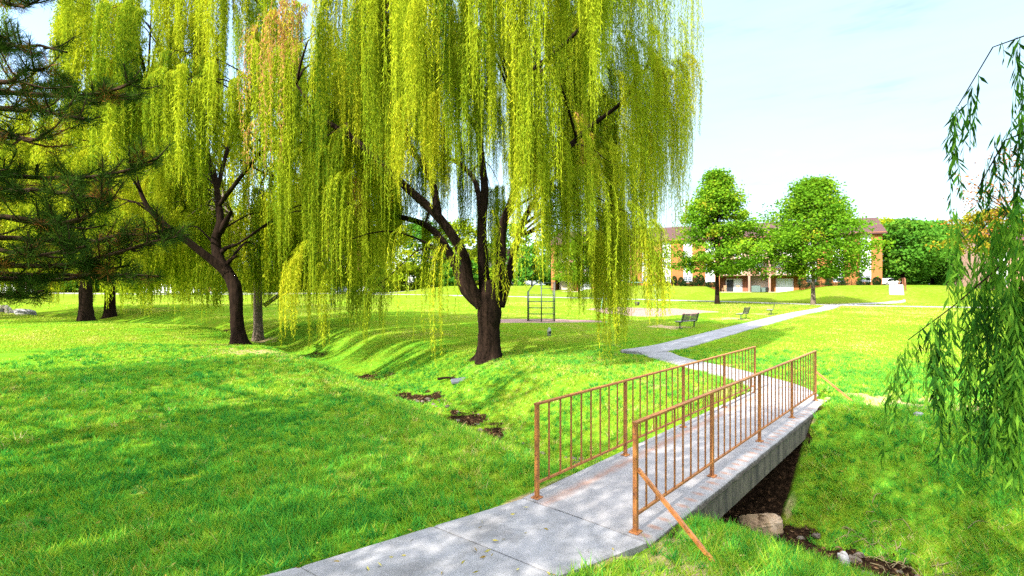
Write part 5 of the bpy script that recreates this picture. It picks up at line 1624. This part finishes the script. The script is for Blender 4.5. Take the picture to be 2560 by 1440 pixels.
car(862, 105, rad(-8), 'carblue', 'dark blue parked car seen behind the waste bag post')
car(905, 112, rad(5), 'carwhite', 'white parked car just right of the blue car')
car(398, 100, rad(6), 'carwhite', 'white parked van left of the long white van', 5.2, 1.95, van=True)
car(452, 98, rad(3), 'carwhite', 'long white parked van behind the bent willow', 6.2, 2.0, van=True)
car(518, 101, rad(176), 'carred', 'dark red parked car close to the bent willow trunk', 4.4)
car(35, 98, rad(8), 'carwhite', 'white parked van glimpsed under the pine boughs', 5.6, 2.0, van=True)
car(2222, 100, rad(12), 'carwhite', 'white parked car beyond the building corner')
# parking strip
ribbon('parking_lot', np.array([(-130, 122), (-90, 108), (-60, 103), (-25, 112), (5, 122)]), 9, MAT['asphalt'], lift=.03, step=2, label='strip of grey car park beyond the far lawn')
# lamp posts / white post
for px, d, lab in ((553, 96, 'white post left of the bent willow trunk'),):
    x, y = bx(px, d); root = empty('lamp_post', (x, y, h1(x, y)), 0); tag(root, lab, 'lamp post')
    MB().tube([(0, 0, -.1), (0, 0, .6), (0, 0, 5.2)], [.16, .11, .08], 10).build('pole', MAT['white'], root)
    MB().lathe([(.1, 5.2), (.24, 5.3), (.26, 5.6), (.1, 5.75)], n=12).build('lamp_head', MAT['lamp'], root)
# ------------------------------------------------------------------ light, sky, camera
SUN_EL, SUN_AZ = rad(40), math.atan2(-.76, -.65)      # azimuth of the sun as a world angle (behind us, to the left)
sd = np.array([math.cos(SUN_EL) * math.cos(SUN_AZ), math.cos(SUN_EL) * math.sin(SUN_AZ), math.sin(SUN_EL)])
sun = bpy.data.lights.new('sun', 'SUN'); sun.energy = 2.9; sun.angle = rad(.53); sun.color = (1.0, .93, .8)
so = bpy.data.objects.new('sun', sun); C.objects.link(so)
from mathutils import Vector
so.rotation_euler = Vector([float(v) for v in sd]).to_track_quat('Z', 'Y').to_euler()
so.location = (-30, -40, 60)
w = bpy.data.worlds.new('World'); SC.world = w; w.use_nodes = True
nt = w.node_tree; bg = nt.nodes['Background']
sky = N(nt, 'ShaderNodeTexSky', sky_type='NISHITA', sun_disc=False, sun_elevation=SUN_EL, sun_rotation=math.atan2(sd[0], sd[1]), air_density=1.0, dust_density=1.6, ozone_density=1.0)
gen = N(nt, 'ShaderNodeTexCoord').outputs['Generated']
mp = N(nt, 'ShaderNodeMapping', {'Vector': gen}); mp.inputs['Scale'].default_value = (1, 1, 3.2)
cl = N(nt, 'ShaderNodeTexNoise', {'Vector': mp.outputs[0], 'Scale': 2.1, 'Detail': 6, 'Roughness': .55})
sep = N(nt, 'ShaderNodeSeparateXYZ', {'Vector': gen})
# thin white cloud over most of the sky, open blue to the left
cov = N(nt, 'ShaderNodeMath', {0: sep.outputs['X'], 1: .55}, operation='MULTIPLY_ADD'); cov.inputs[2].default_value = .33
cs = N(nt, 'ShaderNodeMath', {0: cl.outputs['Fac'], 1: cov.outputs[0]}, operation='ADD')
cf = N(nt, 'ShaderNodeMapRange', {'Value': cs.outputs[0], 1: .55, 2: .95, 4: .8})
wn = N(nt, 'ShaderNodeMapping', {'Vector': gen}); wn.inputs['Scale'].default_value = (1.6, 1.6, 9)
wf = N(nt, 'ShaderNodeTexNoise', {'Vector': wn.outputs[0], 'Scale': 2.6, 'Detail': 6, 'Roughness': .6}).outputs['Fac']
wisp = ramp(nt, wf, [(.4, (1.38, 1.84, 2.05)), (.58, (1.3, 1.74, 1.97)), (.7, (1.02, 1.4, 1.65))])
# bright cloud added overhead, out of view, to lighten the shaded ground
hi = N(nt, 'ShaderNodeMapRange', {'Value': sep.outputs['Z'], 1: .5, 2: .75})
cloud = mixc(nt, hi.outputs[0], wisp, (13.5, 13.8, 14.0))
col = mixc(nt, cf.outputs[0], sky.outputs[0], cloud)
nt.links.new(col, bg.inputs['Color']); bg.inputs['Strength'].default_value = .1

cd = bpy.data.cameras.new('camera'); cam = bpy.data.objects.new('camera', cd); C.objects.link(cam)
cam.location = (0, 0, CAMZ); cam.rotation_euler = (rad(90), 0, 0)
cd.sensor_width = 36; cd.lens = 36 * F / 2560; cd.clip_end = 2000; cd.clip_start = .05
SC.camera = cam
SC.view_settings.view_transform = 'Standard'; SC.view_settings.look = 'None'; SC.view_settings.gamma = 1
SC.view_settings.use_curve_mapping = False
SC.view_settings.exposure = 2.58
cy = SC.cycles
cy.max_bounces = 5; cy.diffuse_bounces = 3; cy.glossy_bounces = 2; cy.transmission_bounces = 3; cy.transparent_max_bounces = 4
cy.sample_clamp_indirect = 6
cy.caustics_reflective = False; cy.caustics_refractive = False
cy.use_denoising = False
